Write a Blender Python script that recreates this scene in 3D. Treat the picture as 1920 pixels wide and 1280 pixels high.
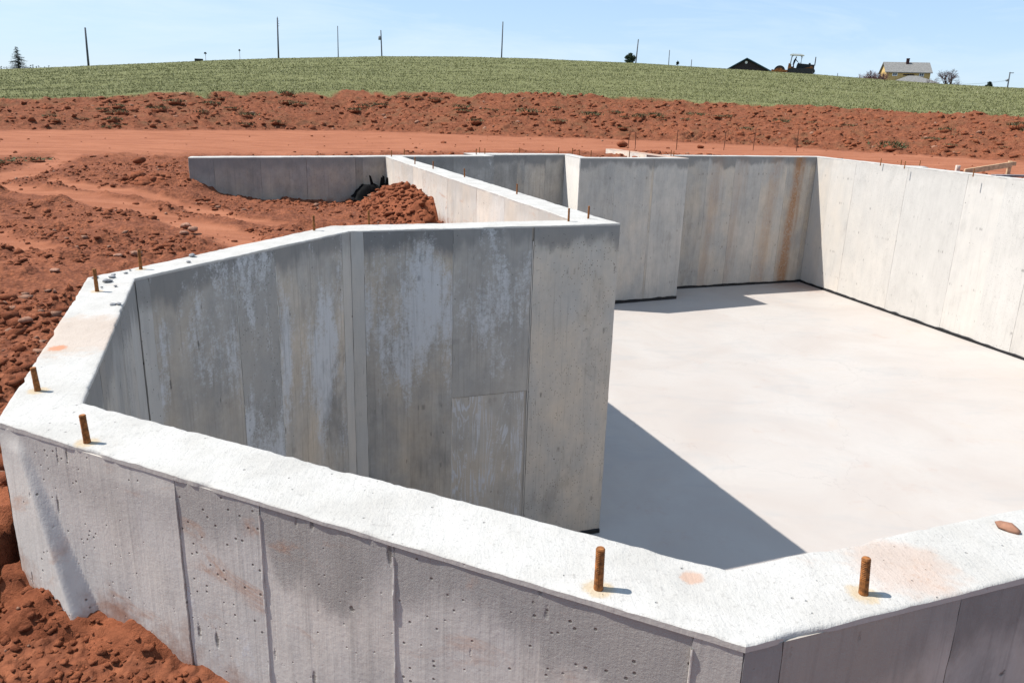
import bpy, bmesh, math, random
import numpy as np
from mathutils import Vector, Matrix

for o in list(bpy.data.objects):
    bpy.data.objects.remove(o, do_unlink=True)
SC = bpy.context.scene
COL = SC.collection
random.seed(7)
RNG = np.random.default_rng(11)

# ------------------------------------------------------------------ camera, sky, sun, exposure
CAM_H = 0.8                      # camera height above the wall tops (wall tops are z = 0)
FOC, PITCH, ROLL = 1471.1, 0.2928, 0.032
cam_d = bpy.data.cameras.new('camera')
cam = bpy.data.objects.new('camera', cam_d)
COL.objects.link(cam)
cam.matrix_world = (Matrix.Translation((0, 0, CAM_H))
                    @ Matrix.Rotation(math.pi / 2 - PITCH, 4, 'X')
                    @ Matrix.Rotation(ROLL, 4, 'Z'))
cam_d.sensor_fit = 'HORIZONTAL'
cam_d.sensor_width = 36.0
cam_d.lens = FOC / 1920 * 36.0
cam_d.clip_start = 0.05
cam_d.clip_end = 6000
SC.camera = cam

SUN_EL = math.radians(56.8)
SUN_AZ = math.radians(172.3)     # direction TO the sun, counter-clockwise from +x
sd = Vector((math.cos(SUN_AZ) * math.cos(SUN_EL), math.sin(SUN_AZ) * math.cos(SUN_EL), math.sin(SUN_EL)))
sun_l = bpy.data.lights.new('sun', 'SUN')
sun_l.energy = 3.6
sun_l.angle = math.radians(0.53)
sun_l.color = (1.0, 0.965, 0.91)
sun = bpy.data.objects.new('sun', sun_l)
sun.rotation_euler = sd.to_track_quat('Z', 'Y').to_euler()
sun.location = (-20, 5, 40)
COL.objects.link(sun)

world = bpy.data.worlds.new('World')
SC.world = world
world.use_nodes = True
wn, wl = world.node_tree.nodes, world.node_tree.links
wn.clear()
sky = wn.new('ShaderNodeTexSky')
sky.sky_type = 'NISHITA'
sky.sun_disc = False
sky.sun_elevation = SUN_EL
sky.sun_rotation = math.pi / 2 - SUN_AZ
sky.altitude = 20
sky.air_density = 1.0
sky.dust_density = 0.2
sky.ozone_density = 1.8
# thin cirrus drawn over the sky, everywhere alike
tc = wn.new('ShaderNodeTexCoord')
mp = wn.new('ShaderNodeMapping')
mp.inputs['Scale'].default_value = (1.6, 3.2, 9.0)
mp.inputs['Rotation'].default_value = (0.1, 0.25, 0.6)
nz = wn.new('ShaderNodeTexNoise')
nz.inputs['Scale'].default_value = 1.7
nz.inputs['Detail'].default_value = 7
nz.inputs['Roughness'].default_value = 0.62
nz.inputs['Distortion'].default_value = 0.6
rp = wn.new('ShaderNodeValToRGB')
rp.color_ramp.elements[0].position = 0.43
rp.color_ramp.elements[0].color = (0, 0, 0, 1)
rp.color_ramp.elements[1].position = 0.70
rp.color_ramp.elements[1].color = (0.6, 0.6, 0.6, 1)
mx = wn.new('ShaderNodeMixRGB')
mx.inputs[2].default_value = (4.9, 5.7, 6.7, 1)
bg = wn.new('ShaderNodeBackground')
bg.inputs['Strength'].default_value = 0.081
wo = wn.new('ShaderNodeOutputWorld')
wl.new(tc.outputs['Generated'], mp.inputs['Vector'])
wl.new(mp.outputs['Vector'], nz.inputs['Vector'])
wl.new(nz.outputs['Fac'], rp.inputs['Fac'])
wl.new(rp.outputs['Color'], mx.inputs['Fac'])
veil = wn.new('ShaderNodeMixRGB')          # even thin high haze over the whole sky
veil.inputs[0].default_value = 0.64
veil.inputs[2].default_value = (2.75, 4.0, 5.8, 1)
wl.new(sky.outputs['Color'], veil.inputs[1])
wl.new(veil.outputs['Color'], mx.inputs[1])
wl.new(mx.outputs['Color'], bg.inputs['Color'])
wl.new(bg.outputs['Background'], wo.inputs['Surface'])

SC.view_settings.view_transform = 'Standard'
SC.view_settings.look = 'None'
SC.view_settings.exposure = 1.06
SC.view_settings.gamma = 1.0
SC.view_settings.use_curve_mapping = False

# ------------------------------------------------------------------ surveying helpers (photo pixel -> place)
def ray(px, py):
    X = (px - 960) / FOC
    Y = (py - 640) / FOC
    c, s = math.cos(-ROLL), math.sin(-ROLL)
    X, Y = c * X - s * Y, s * X + c * Y
    return Vector((X, math.cos(PITCH) - Y * math.sin(PITCH), -math.sin(PITCH) - Y * math.cos(PITCH)))

def at_z(px, py, z=0.0):
    d = ray(px, py)
    return d * ((z - CAM_H) / d.z) + Vector((0, 0, CAM_H))

def at_r(px, py, r):
    d = ray(px, py)
    return d * (r / math.hypot(d.x, d.y)) + Vector((0, 0, CAM_H))

TH = 0.3623
CT, ST = math.cos(TH), math.sin(TH)
def uv(u, v):
    """plan position in the foundation's own axes (0.8 m units) -> world"""
    return Vector(((u * CT - v * ST) * 0.8, (u * ST + v * CT) * 0.8))

# ------------------------------------------------------------------ noise in numpy
def _hash(ix, iy, seed):
    h = (ix.astype(np.int64) * 374761393 + iy.astype(np.int64) * 668265263 + seed * 974634541) & 0xFFFFFFFF
    h = ((h ^ (h >> 13)) * 1274126177) & 0xFFFFFFFF
    h = h ^ (h >> 16)
    return (h & 0xFFFF) / 65535.0

def vnoise(x, y, seed=0):
    x = np.asarray(x, float); y = np.asarray(y, float)
    ix, iy = np.floor(x), np.floor(y)
    fx, fy = x - ix, y - iy
    fx = fx * fx * fx * (fx * (fx * 6 - 15) + 10)
    fy = fy * fy * fy * (fy * (fy * 6 - 15) + 10)
    a, b = _hash(ix, iy, seed), _hash(ix + 1, iy, seed)
    c, d = _hash(ix, iy + 1, seed), _hash(ix + 1, iy + 1, seed)
    return (a + (b - a) * fx) * (1 - fy) + (c + (d - c) * fx) * fy * 1.0

def fbm(x, y, octv=4, seed=0, rough=0.5):
    t, amp, tot = 0, 1.0, 0.0
    ca, sa = math.cos(0.7), math.sin(0.7)
    for k in range(octv):
        t = t + amp * (vnoise(x, y, seed + k * 17) - 0.5)
        tot += amp
        x, y = (x * ca - y * sa) * 2.03 + 11.3, (x * sa + y * ca) * 2.03 - 5.1
        amp *= rough
    return t / tot * 2

def sstep(a, b, x):
    t = np.clip((x - a) / (b - a), 0, 1)
    return t * t * (3 - 2 * t)

# ------------------------------------------------------------------ small node helper
class Mat:
    def __init__(self, name, rough=0.8, spec=0.3):
        self.m = bpy.data.materials.new(name)
        self.m.use_nodes = True
        self.t = self.m.node_tree
        self.b = self.t.nodes['Principled BSDF']
        self.b.inputs['Roughness'].default_value = rough
        self.b.inputs['Specular IOR Level'].default_value = spec
    def n(self, kind, **kw):
        nd = self.t.nodes.new('ShaderNode' + kind)
        for k, v in kw.items():
            if k.startswith('i_'):
                key = k[2:]
                key = int(key) if key.isdigit() else key.replace('_', ' ')
                self.put(nd.inputs[key], v)
            else:
                setattr(nd, k, v)
        return nd
    def put(self, sock, v):
        if isinstance(v, bpy.types.NodeSocket):
            self.t.links.new(v, sock)
        else:
            sock.default_value = v
    def math(self, op, a, b=0.0, clamp=False):
        nd = self.t.nodes.new('ShaderNodeMath')
        nd.operation = op
        nd.use_clamp = clamp
        self.put(nd.inputs[0], a); self.put(nd.inputs[1], b)
        return nd.outputs[0]
    def mix(self, f, a, b, blend='MIX'):
        nd = self.t.nodes.new('ShaderNodeMixRGB')
        nd.blend_type = blend
        self.put(nd.inputs[0], f)
        self.put(nd.inputs[1], a if not isinstance(a, tuple) else (*a, 1))
        self.put(nd.inputs[2], b if not isinstance(b, tuple) else (*b, 1))
        return nd.outputs[0]
    def ramp(self, f, lo, hi):
        nd = self.t.nodes.new('ShaderNodeMapRange')
        nd.interpolation_type = 'SMOOTHSTEP'
        self.put(nd.inputs[0], f)
        self.put(nd.inputs[1], lo); self.put(nd.inputs[2], hi)
        return nd.outputs[0]
    def noise(self, vec, scale, detail=4, rough=0.55, dist=0.0):
        nd = self.n('TexNoise', i_Scale=scale, i_Detail=detail, i_Roughness=rough, i_Distortion=dist)
        self.put(nd.inputs['Vector'], vec)
        return nd.outputs['Fac']
    def mapped(self, vec, scale, loc=(0, 0, 0), rot=(0, 0, 0)):
        nd = self.n('Mapping')
        self.put(nd.inputs['Vector'], vec)
        nd.inputs['Scale'].default_value = scale
        nd.inputs['Location'].default_value = loc
        nd.inputs['Rotation'].default_value = rot
        return nd.outputs[0]
    def voro(self, vec, scale, rnd=1.0, feature='F1'):
        nd = self.n('TexVoronoi', feature=feature, i_Scale=scale, i_Randomness=rnd)
        self.put(nd.inputs['Vector'], vec)
        return nd
    def attr(self, name, kind='OBJECT'):
        return self.n('Attribute', attribute_type=kind, attribute_name=name).outputs['Fac']
    def bump(self, h, strength=0.5, dist=0.01, prev=None):
        nd = self.n('Bump', i_Strength=strength, i_Distance=dist)
        self.put(nd.inputs['Height'], h)
        if prev is not None:
            self.put(nd.inputs['Normal'], prev)
        return nd.outputs[0]
    def color(self, c):
        self.put(self.b.inputs['Base Color'], c if not isinstance(c, tuple) else (*c, 1))
        return self
    def normal(self, n):
        self.put(self.b.inputs['Normal'], n)
        return self
    def obj(self):
        return self.n('TexCoord').outputs['Object']
    def pos(self):
        return self.n('NewGeometry').outputs['Position']

def plain(name, col, rough=0.75, var=0.25, scale=6.0, spec=0.3, metal=0.0):
    m = Mat(name, rough, spec)
    c = m.noise(m.obj(), scale, 5)
    d = tuple(v * (1 - var) for v in col)
    e = tuple(min(1, v * (1 + var)) for v in col)
    m.color(m.mix(m.ramp(c, 0.3, 0.7), d, e))
    m.b.inputs['Metallic'].default_value = metal
    return m.m

# ---- concrete of the formed wall faces
def make_wall_concrete():
    m = Mat('formed_concrete', 0.85, 0.25)
    ob = m.obj()
    rnd = m.n('ObjectInfo').outputs['Random']
    off = m.n('CombineXYZ', i_X=m.math('MULTIPLY', rnd, 37.0), i_Y=m.math('MULTIPLY', rnd, 91.0)).outputs[0]
    p = m.n('VectorMath', operation='ADD', i_0=ob, i_1=off).outputs[0]
    sep = m.n('SeparateXYZ', i_0=ob)
    x, z = sep.outputs[0], sep.outputs[2]
    blotch = m.noise(m.mapped(p, (1, 1, 0.6)), 2.6, 8, 0.62)
    blot2 = m.noise(m.mapped(p, (1, 1, 0.7), (4, 7, 1)), 7.5, 6, 0.6)
    streak = m.noise(m.mapped(p, (11, 11, 0.9)), 1.0, 5, 0.6)
    fine = m.noise(p, 90, 3, 0.6)
    mid = m.noise(p, 26, 5, 0.65)
    warm = m.attr('warm')
    cool_c, warm_c = (0.368, 0.347, 0.320), (0.425, 0.342, 0.255)
    wf = m.math('MULTIPLY', warm, m.ramp(blotch, 0.25, 0.75), True)
    c = m.mix(wf, cool_c, warm_c)
    var = m.math('ADD', m.math('MULTIPLY', m.math('SUBTRACT', blotch, 0.5), 0.9),
                 m.math('MULTIPLY', m.math('SUBTRACT', streak, 0.5), 0.45))
    var = m.math('ADD', var, m.math('MULTIPLY', m.math('SUBTRACT', blot2, 0.5), 0.5))
    var = m.math('ADD', var, m.math('MULTIPLY', m.math('SUBTRACT', mid, 0.5), 0.25))
    var = m.math('MULTIPLY', var, m.attr('contrast'))
    var = m.math('ADD', var, m.attr('tone'))
    g = m.n('CombineColor', i_0=var, i_1=var, i_2=var).outputs[0]
    c = m.mix(1.0, c, g, 'MULTIPLY')
    # grey cement-paste band along the top of each pour
    zz = m.math('ADD', z, m.math('MULTIPLY', m.math('SUBTRACT', blotch, 0.5), 0.55))
    zz = m.math('ADD', zz, m.math('MULTIPLY', m.math('SUBTRACT', streak, 0.5), 0.22))
    band = m.math('MULTIPLY', m.ramp(zz, -0.20, -0.08), m.attr('band'))
    c = m.mix(band, c, (0.185, 0.178, 0.17))
    # efflorescence
    e1 = m.noise(m.mapped(p, (3.6, 3.6, 1.0), (2, 3, 0)), 1.15, 7, 0.66, 0.35)
    e2 = m.noise(m.mapped(p, (15, 15, 2.6), (1, 0, 5)), 1.0, 5, 0.7)
    ee = m.math('ADD', e1, m.math('MULTIPLY', m.math('SUBTRACT', e2, 0.5), 0.40))
    ee = m.math('ADD', ee, m.math('MULTIPLY', m.math('SUBTRACT', fine, 0.5), 0.3))
    ee = m.math('ADD', ee, m.math('MULTIPLY', m.math('SUBTRACT', mid, 0.5), 0.3))
    thr = m.math('SUBTRACT', 0.86, m.math('MULTIPLY', m.attr('eff'), 0.45))
    # fade out above/below the level given per panel
    lev = m.math('MULTIPLY', m.ramp(m.math('ABSOLUTE', m.math('SUBTRACT', z, m.attr('eff_z'))), m.attr('eff_h'), 0.0), 0.22)
    ee = m.math('ADD', ee, m.math('SUBTRACT', lev, 0.14))
    em = m.ramp(ee, thr, m.math('ADD', thr, 0.2))
    c = m.mix(m.math('MULTIPLY', em, 0.85), c, (0.56, 0.55, 0.545))
    # plywood grain print
    gn = m.noise(m.mapped(p, (6.5, 6.5, 0.85)), 1.0, 3, 0.5, 0.9)
    gs = m.math('SINE', m.math('MULTIPLY', gn, 85.0))
    gm = m.math('MULTIPLY', m.math('MULTIPLY', m.ramp(gs, 0.15, 0.85), m.ramp(m.math('ADD', blot2, m.math('MULTIPLY', m.math('SUBTRACT', fine, .5), .5)), 0.38, 0.6)), m.attr('grain'))
    c = m.mix(m.math('MULTIPLY', gm, 1.0), c, (0.52, 0.51, 0.51))
    # fine board streaks
    bs = m.noise(m.mapped(p, (70, 70, 2.2)), 1.0, 3, 0.6)
    c = m.mix(m.math('MULTIPLY', m.ramp(bs, 0.52, 0.72), m.math('MULTIPLY', m.attr('contrast'), 0.3)), c, (0.17, 0.155, 0.14))
    # rust run and red-soil smears
    rx = m.math('SUBTRACT', x, m.attr('rust_x'))
    rx = m.math('ADD', rx, m.math('MULTIPLY', m.math('SUBTRACT', streak, 0.5), 0.35))
    rx = m.math('SUBTRACT', rx, m.math('MULTIPLY', z, 0.06))
    rm = m.ramp(m.math('ABSOLUTE', rx), 0.22, 0.0)
    rm = m.math('MULTIPLY', m.math('MULTIPLY', rm, m.ramp(m.math('ADD', mid, m.math('MULTIPLY', m.math('SUBTRACT', blotch, .5), .7)), 0.12, 0.6)), m.attr('rust'))
    c = m.mix(rm, c, (0.30, 0.13, 0.04))
    sm = m.noise(m.mapped(p, (2.0, 2.0, 4.5), (9, 2, 3), (0, 0.5, 0)), 1.7, 6, 0.65, 0.8)
    sm = m.math('MULTIPLY', m.ramp(sm, 0.57, 0.72), m.attr('smear'))
    c = m.mix(m.math('MULTIPLY', sm, 0.8), c, (0.40, 0.20, 0.11))
    # bug holes, gouges, rows of tie marks
    v1 = m.voro(p, 17.0)
    c1 = m.n('SeparateColor', i_0=v1.outputs['Color'])
    pr_ = m.math('ADD', 0.04, m.math('MULTIPLY', c1.outputs[1], 0.14))
    pd_ = m.math('ADD', v1.outputs['Distance'], m.math('MULTIPLY', m.math('SUBTRACT', fine, 0.5), 0.30))
    pit = m.math('MULTIPLY', m.ramp(pd_, pr_, m.math('MULTIPLY', pr_, 0.5)), m.math('MULTIPLY', m.math('GREATER_THAN', c1.outputs[0], 0.66), m.ramp(m.noise(m.mapped(p, (1, 1, 1), (3, 17, 6)), 5.0, 4, 0.6), 0.48, 0.58)))
    v1b = m.voro(p, 60.0)
    pit2 = m.math('MULTIPLY', m.ramp(v1b.outputs['Distance'], 0.26, 0.12),
                  m.math('GREATER_THAN', m.n('SeparateColor', i_0=v1b.outputs['Color']).outputs[1], 0.89))
    v2 = m.voro(m.mapped(p, (26, 26, 5.5)), 1.0)
    gou = m.math('MULTIPLY', m.ramp(m.math('ADD', v2.outputs['Distance'], m.math('MULTIPLY', m.math('SUBTRACT', mid, .5), .35)), 0.17, 0.05),
                 m.math('GREATER_THAN', m.n('SeparateColor', i_0=v2.outputs['Color']).outputs[2], 0.70))
    zr = m.math('ABSOLUTE', m.math('SUBTRACT', m.math('FRACT', m.math('DIVIDE', m.math('ADD', z, 0.10), 0.465)), 0.5))
    row = m.ramp(zr, 0.06, 0.02)
    tx = m.noise(m.mapped(p, (1, 1, 0.08)), 24, 2, 0.5)
    tie = m.math('MULTIPLY', m.math('MULTIPLY', row, m.ramp(tx, 0.60, 0.70)), m.attr('tie'))
    pits = m.math('MAXIMUM', m.math('MAXIMUM', pit, pit2), m.math('MULTIPLY', gou, m.attr('gouge')))
    pits = m.math('MULTIPLY', pits, m.attr('pit'))
    c = m.mix(m.math('MULTIPLY', m.math('MAXIMUM', pits, m.math('MULTIPLY', tie, 0.7)), 0.75), c, (0.07, 0.062, 0.055))
    # dark damp blotches and the soil line left by backfill
    db = m.noise(m.mapped(p, (1.4, 1.4, 0.7), (13, 5, 2)), 2.2, 7, 0.68, 0.4)
    c = m.mix(m.math('MULTIPLY', m.ramp(db, 0.54, 0.72), m.math('MULTIPLY', m.attr('contrast'), 0.38)), c, (0.13, 0.12, 0.108))
    mz = m.math('ADD', z, m.math('MULTIPLY', m.math('SUBTRACT', m.math('ADD', blot2, m.math('MULTIPLY', mid, .5)), 0.75), 0.35))
    mz = m.math('SUBTRACT', mz, m.attr('mud_z'))
    c = m.mix(m.math('MULTIPLY', m.ramp(mz, 0.09, -0.06), 0.7), c, (0.27, 0.115, 0.062))
    m.color(c)
    h = m.math('ADD', m.math('MULTIPLY', fine, 0.35), m.math('MULTIPLY', mid, 0.5))
    h = m.math('ADD', h, m.math('MULTIPLY', bs, 0.6))
    h = m.math('ADD', h, m.math('MULTIPLY', band, m.math('MULTIPLY', m.noise(p, 210, 4, 0.8), 1.0)))
    h = m.math('SUBTRACT', h, m.math('MULTIPLY', pits, 2.0))
    m.normal(m.bump(h, 0.5, 0.0035))
    return m.m

def make_top_concrete():
    m = Mat('floated_concrete', 0.9, 0.2)
    p = m.pos()
    a = m.noise(p, 5, 6, 0.6)
    b = m.noise(p, 70, 4, 0.7)
    sw = m.noise(m.mapped(p, (40, 9, 10), (0, 0, 0), (0, 0, 0.6)), 1.0, 4, 0.65, 1.5)
    c = m.mix(m.ramp(a, 0.3, 0.7), (0.368, 0.351, 0.322), (0.437, 0.421, 0.393))
    c = m.mix(m.math('MULTIPLY', m.ramp(b, 0.56, 0.70), 0.45), c, (0.22, 0.205, 0.19))
    g_ = m.noise(p, 190, 3, 0.7)
    c = m.mix(m.math('MULTIPLY', m.ramp(g_, 0.58, 0.70), 0.5), c, (0.20, 0.185, 0.17))
    vp = m.voro(p, 46.0)
    pt = m.math('MULTIPLY', m.ramp(vp.outputs['Distance'], 0.16, 0.08), m.math('GREATER_THAN', m.n('SeparateColor', i_0=vp.outputs['Color']).outputs[0], 0.86))
    c = m.mix(m.math('MULTIPLY', pt, 0.6), c, (0.13, 0.12, 0.11))
    tr = m.noise(m.mapped(p, (5, 30, 5), (0, 0, 0), (0, 0, -0.5)), 1.0, 5, 0.7, 1.2)
    c = m.mix(m.math('MULTIPLY', m.ramp(tr, 0.55, 0.75), 0.22), c, (0.24, 0.225, 0.21))
    st = m.noise(m.mapped(p, (3, 3, 3), (5, 2, 0)), 1.3, 6, 0.7, 0.4)
    st = m.math('MULTIPLY', m.ramp(st, 0.58, 0.78), m.ramp(b, 0.35, 0.6))
    c = m.mix(m.math('MULTIPLY', st, 0.55), c, (0.36, 0.225, 0.15))
    # two set stains: soil trodden on the left wall, a dried splash by the near corner
    def spot(c, q, r, amount, col, s=22):
        d = m.n('VectorMath', operation='DISTANCE', i_0=p, i_1=(q.x, q.y, 0)).outputs['Value']
        k = m.math('ADD', d, m.math('MULTIPLY', m.math('SUBTRACT', m.noise(p, s, 4, 0.6), 0.5), r * 0.9))
        return m.mix(m.math('MULTIPLY', m.ramp(k, r, r * 0.55), amount), c, col)
    c = spot(c, at_z(150, 625), 0.30, 0.5, (0.38, 0.27, 0.195))
    c = spot(c, at_z(108, 652), 0.035, 0.8, (0.42, 0.17, 0.08), 60)
    c = spot(c, at_z(1297, 1080), 0.026, 0.6, (0.40, 0.22, 0.135), 60)
    c = spot(c, at_z(1690, 1060), 0.12, 0.35, (0.38, 0.215, 0.135))
    m.color(c)
    for bx, by in ((1122, 1102), (1619, 1111), (163.5, 828), (71, 732.5), (182, 545), (264, 504)):
        c = spot(c, at_z(bx, by), 0.034, 0.5, (0.40, 0.27, 0.11), 50)
    m.color(c)
    h = m.math('ADD', m.math('MULTIPLY', b, 0.7), m.math('MULTIPLY', sw, 0.9))
    h = m.math('ADD', h, m.math('MULTIPLY', g_, 0.6))
    h = m.math('SUBTRACT', h, m.math('MULTIPLY', pt, 1.5))
    m.normal(m.bump(h, 0.6, 0.004))
    return m.m

def make_floor_concrete():
    m = Mat('trowelled_floor', 0.55, 0.3)
    p = m.pos()
    a = m.noise(p, 0.7, 6, 0.6, 0.6)
    b = m.noise(m.mapped(p, (1.0, 2.4, 1), (3, 1, 0), (0, 0, 0.5)), 1.1, 6, 0.62, 0.8)
    f = m.noise(p, 30, 4, 0.6)
    c = m.mix(m.ramp(a, 0.3, 0.7), (0.372, 0.330, 0.298), (0.41, 0.377, 0.346))
    c = m.mix(m.math('MULTIPLY', m.ramp(b, 0.5, 0.72), 0.4), c, (0.315, 0.308, 0.30))
    c = m.mix(m.math('MULTIPLY', m.ramp(b, 0.42, 0.25), 0.35), c, (0.42, 0.345, 0.275))
    c = m.mix(m.math('MULTIPLY', m.ramp(f, 0.6, 0.75), 0.12), c, (0.30, 0.28, 0.26))
    ar = m.noise(m.mapped(p, (0.9, 0.9, 1), (7, 3, 0)), 1.0, 3, 0.5, 1.6)
    ars = m.math('SINE', m.math('MULTIPLY', ar, 120.0))
    c = m.mix(m.math('MULTIPLY', m.math('MULTIPLY', m.ramp(ars, 0.2, 0.95), m.ramp(a, 0.45, 0.7)), 0.10), c, (0.26, 0.25, 0.24))
    ck = m.voro(m.n('VectorMath', operation='ADD', i_0=m.mapped(p, (0.3, 0.3, 0.3)), i_1=m.n('CombineXYZ', i_X=m.math('MULTIPLY', m.noise(p, 1.3, 5, 0.6), 0.35), i_Y=m.math('MULTIPLY', m.noise(m.mapped(p, (1, 1, 1), (9, 9, 0)), 1.3, 5, 0.6), 0.35)).outputs[0]).outputs[0], 0.9, 1.0, 'DISTANCE_TO_EDGE')
    c = m.mix(m.math('MULTIPLY', m.ramp(ck.outputs['Distance'], 0.0022, 0.0006), 0.16), c, (0.17, 0.155, 0.145))
    dt = m.noise(m.mapped(p, (1.0, 1.0, 1), (21, 8, 0)), 2.3, 8, 0.75, 0.3)
    c = m.mix(m.math('MULTIPLY', m.ramp(dt, 0.56, 0.76), 0.35), c, (0.34, 0.21, 0.15))
    # soil washed into the far corner
    k = uv(13.6, 15.6)
    d = m.n('VectorMath', operation='DISTANCE', i_0=p, i_1=(k.x, k.y, -2.5)).outputs['Value']
    d = m.math('ADD', d, m.math('MULTIPLY', m.noise(p, 5, 5, 0.6), 1.2))
    c = m.mix(m.math('MULTIPLY', m.ramp(d, 1.5, 0.7), 0.5), c, (0.26, 0.13, 0.08))
    m.color(c)
    m.normal(m.bump(m.math('ADD', m.math('MULTIPLY', f, 0.3), b), 0.15, 0.006))
    return m.m

def make_soil():
    m = Mat('red_soil', 0.95, 0.1)
    p = m.pos()
    comp = m.attr('compact', 'GEOMETRY')
    grass = m.attr('grass', 'GEOMETRY')
    a = m.noise(p, 0.9, 6, 0.6)
    b = m.noise(p, 9, 6, 0.65)
    f = m.noise(p, 60, 4, 0.65)
    st = m.noise(m.mapped(p, (0.5, 3.4, 1), (0, 0, 0), (0, 0, 0.05)), 1.4, 5, 0.6, 0.4)
    rough_c = m.mix(m.ramp(b, 0.3, 0.72), (0.120, 0.040, 0.020), (0.255, 0.090, 0.044))
    rough_c = m.mix(m.math('MULTIPLY', m.ramp(a, 0.5, 0.75), 0.4), rough_c, (0.30, 0.103, 0.050))
    rough_c = m.mix(m.math('MULTIPLY', m.ramp(f, 0.62, 0.74), 0.4), rough_c, (0.30, 0.155, 0.10))
    ol = m.math('MULTIPLY', m.math('MULTIPLY', m.ramp(m.noise(p, 1.6, 6, 0.7), 0.46, 0.66), m.attr('bank', 'GEOMETRY')), 0.55)
    rough_c = m.mix(ol, rough_c, (0.13, 0.075, 0.038))
    vs_ = m.voro(p, 34.0)
    rough_c = m.mix(m.math('MULTIPLY', m.ramp(vs_.outputs['Distance'], 0.34, 0.62), 0.38), rough_c, (0.09, 0.030, 0.017))
    comp_c = m.mix(m.ramp(st, 0.3, 0.7), (0.225, 0.080, 0.040), (0.315, 0.124, 0.066))
    comp_c = m.mix(m.math('MULTIPLY', m.ramp(f, 0.5, 0.68), 0.35), comp_c, (0.19, 0.066, 0.036))
    comp_c = m.mix(m.math('MULTIPLY', m.ramp(a, 0.5, 0.7), 0.4), comp_c, (0.22, 0.078, 0.042))
    c = m.mix(m.math('MULTIPLY', comp, m.ramp(m.math('ADD', b, m.math('MULTIPLY', comp, 0.5)), 0.3, 0.65)), rough_c, comp_c)
    g1 = m.noise(p, 2.2, 6, 0.7)
    g2 = m.noise(m.mapped(p, (1, 0.45, 1)), 11, 5, 0.7)
    gc = m.mix(m.ramp(g1, 0.3, 0.7), (0.112, 0.116, 0.046), (0.146, 0.146, 0.062))
    gc = m.mix(m.math('MULTIPLY', m.ramp(g2, 0.52, 0.70), 0.55), gc, (0.225, 0.215, 0.125))
    gc = m.mix(m.math('MULTIPLY', m.ramp(g2, 0.45, 0.30), 0.5), gc, (0.078, 0.084, 0.038))
    c = m.mix(grass, c, gc)
    m.color(c)
    h = m.math('ADD', m.math('MULTIPLY', b, 1.0), m.math('MULTIPLY', f, 0.6))
    h = m.math('SUBTRACT', h, m.math('MULTIPLY', vs_.outputs['Distance'], m.math('SUBTRACT', 1.0, comp)))
    m.normal(m.bump(h, 0.6, 0.02))
    return m.m

MW, MT, MF, MS = make_wall_concrete(), make_top_concrete(), make_floor_concrete(), make_soil()

def make_clod(name, c0, c1):
    m = Mat(name, 0.95, 0.1)
    p = m.pos()
    b = m.noise(p, 14, 5, 0.65)
    f = m.noise(p, 150, 5, 0.7)
    tint = m.attr('tint', 'GEOMETRY')
    c = m.mix(m.ramp(b, 0.3, 0.7), c0, c1)
    c = m.mix(m.math('MULTIPLY', tint, 0.7), c, (0.30, 0.18, 0.125))
    m.color(c)
    m.normal(m.bump(m.math('ADD', b, m.math('MULTIPLY', f, 0.8)), 0.9, 0.012))
    return m.m
MC = make_clod('soil_clod', (0.130, 0.040, 0.019), (0.265, 0.088, 0.042))
M_STONE = plain('field_stone', (0.27, 0.135, 0.085), 0.85, 0.35, 30)
M_CRUMB = plain('concrete_crumb', (0.24, 0.235, 0.235), 0.9, 0.3, 60)
M_RUST = plain('rusty_steel', (0.235, 0.088, 0.022), 0.75, 0.5, 120, 0.4, 0.25)
M_RUST2 = plain('weathered_rebar', (0.11, 0.042, 0.024), 0.8, 0.4, 40)
M_BLACK = plain('black_membrane', (0.012, 0.012, 0.013), 0.6, 0.4, 40)
M_PLASTIC = plain('black_plastic', (0.004, 0.004, 0.0045), 0.85, 0.4, 10, 0.08)
M_WOOD = plain('raw_lumber', (0.48, 0.33, 0.20), 0.8, 0.25, 18)
M_POLE = plain('grey_pole', (0.075, 0.08, 0.09), 0.9, 0.25, 3)
M_METAL = plain('grey_metal', (0.22, 0.23, 0.25), 0.5, 0.2, 3, 0.5)
M_YELLOW = plain('ochre_siding', (0.50, 0.34, 0.13), 0.8, 0.12, 2)
M_ROOF = plain('grey_shingle', (0.165, 0.16, 0.15), 0.9, 0.18, 3)
M_DARK = plain('dark_gable', (0.035, 0.026, 0.026), 0.85, 0.2, 2)
M_TEAL = plain('teal_roof', (0.02, 0.06, 0.075), 0.7, 0.2, 2)
M_BRICK = plain('dark_brick', (0.05, 0.022, 0.022), 0.9, 0.3, 3)
M_WHITE = plain('white_paint', (0.78, 0.78, 0.76), 0.6, 0.06, 3)
M_GLASS = plain('window_glass', (0.05, 0.06, 0.075), 0.08, 0.1, 2, 0.6)
M_MACH = plain('worn_ochre_paint', (0.20, 0.075, 0.018), 0.7, 0.5, 4)
M_MACHD = plain('greasy_dark_steel', (0.016, 0.017, 0.018), 0.7, 0.4, 5)
M_SPRUCE = plain('spruce_needles', (0.016, 0.028, 0.016), 0.9, 0.45, 3)
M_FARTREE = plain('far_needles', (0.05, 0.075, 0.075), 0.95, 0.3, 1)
M_PINE = plain('pine_needles', (0.035, 0.055, 0.035), 0.9, 0.4, 3)
M_BARK = plain('bark', (0.075, 0.055, 0.05), 0.95, 0.3, 6)
M_TWIG = plain('bare_twigs', (0.10, 0.062, 0.062), 0.95, 0.3, 4)

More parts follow.
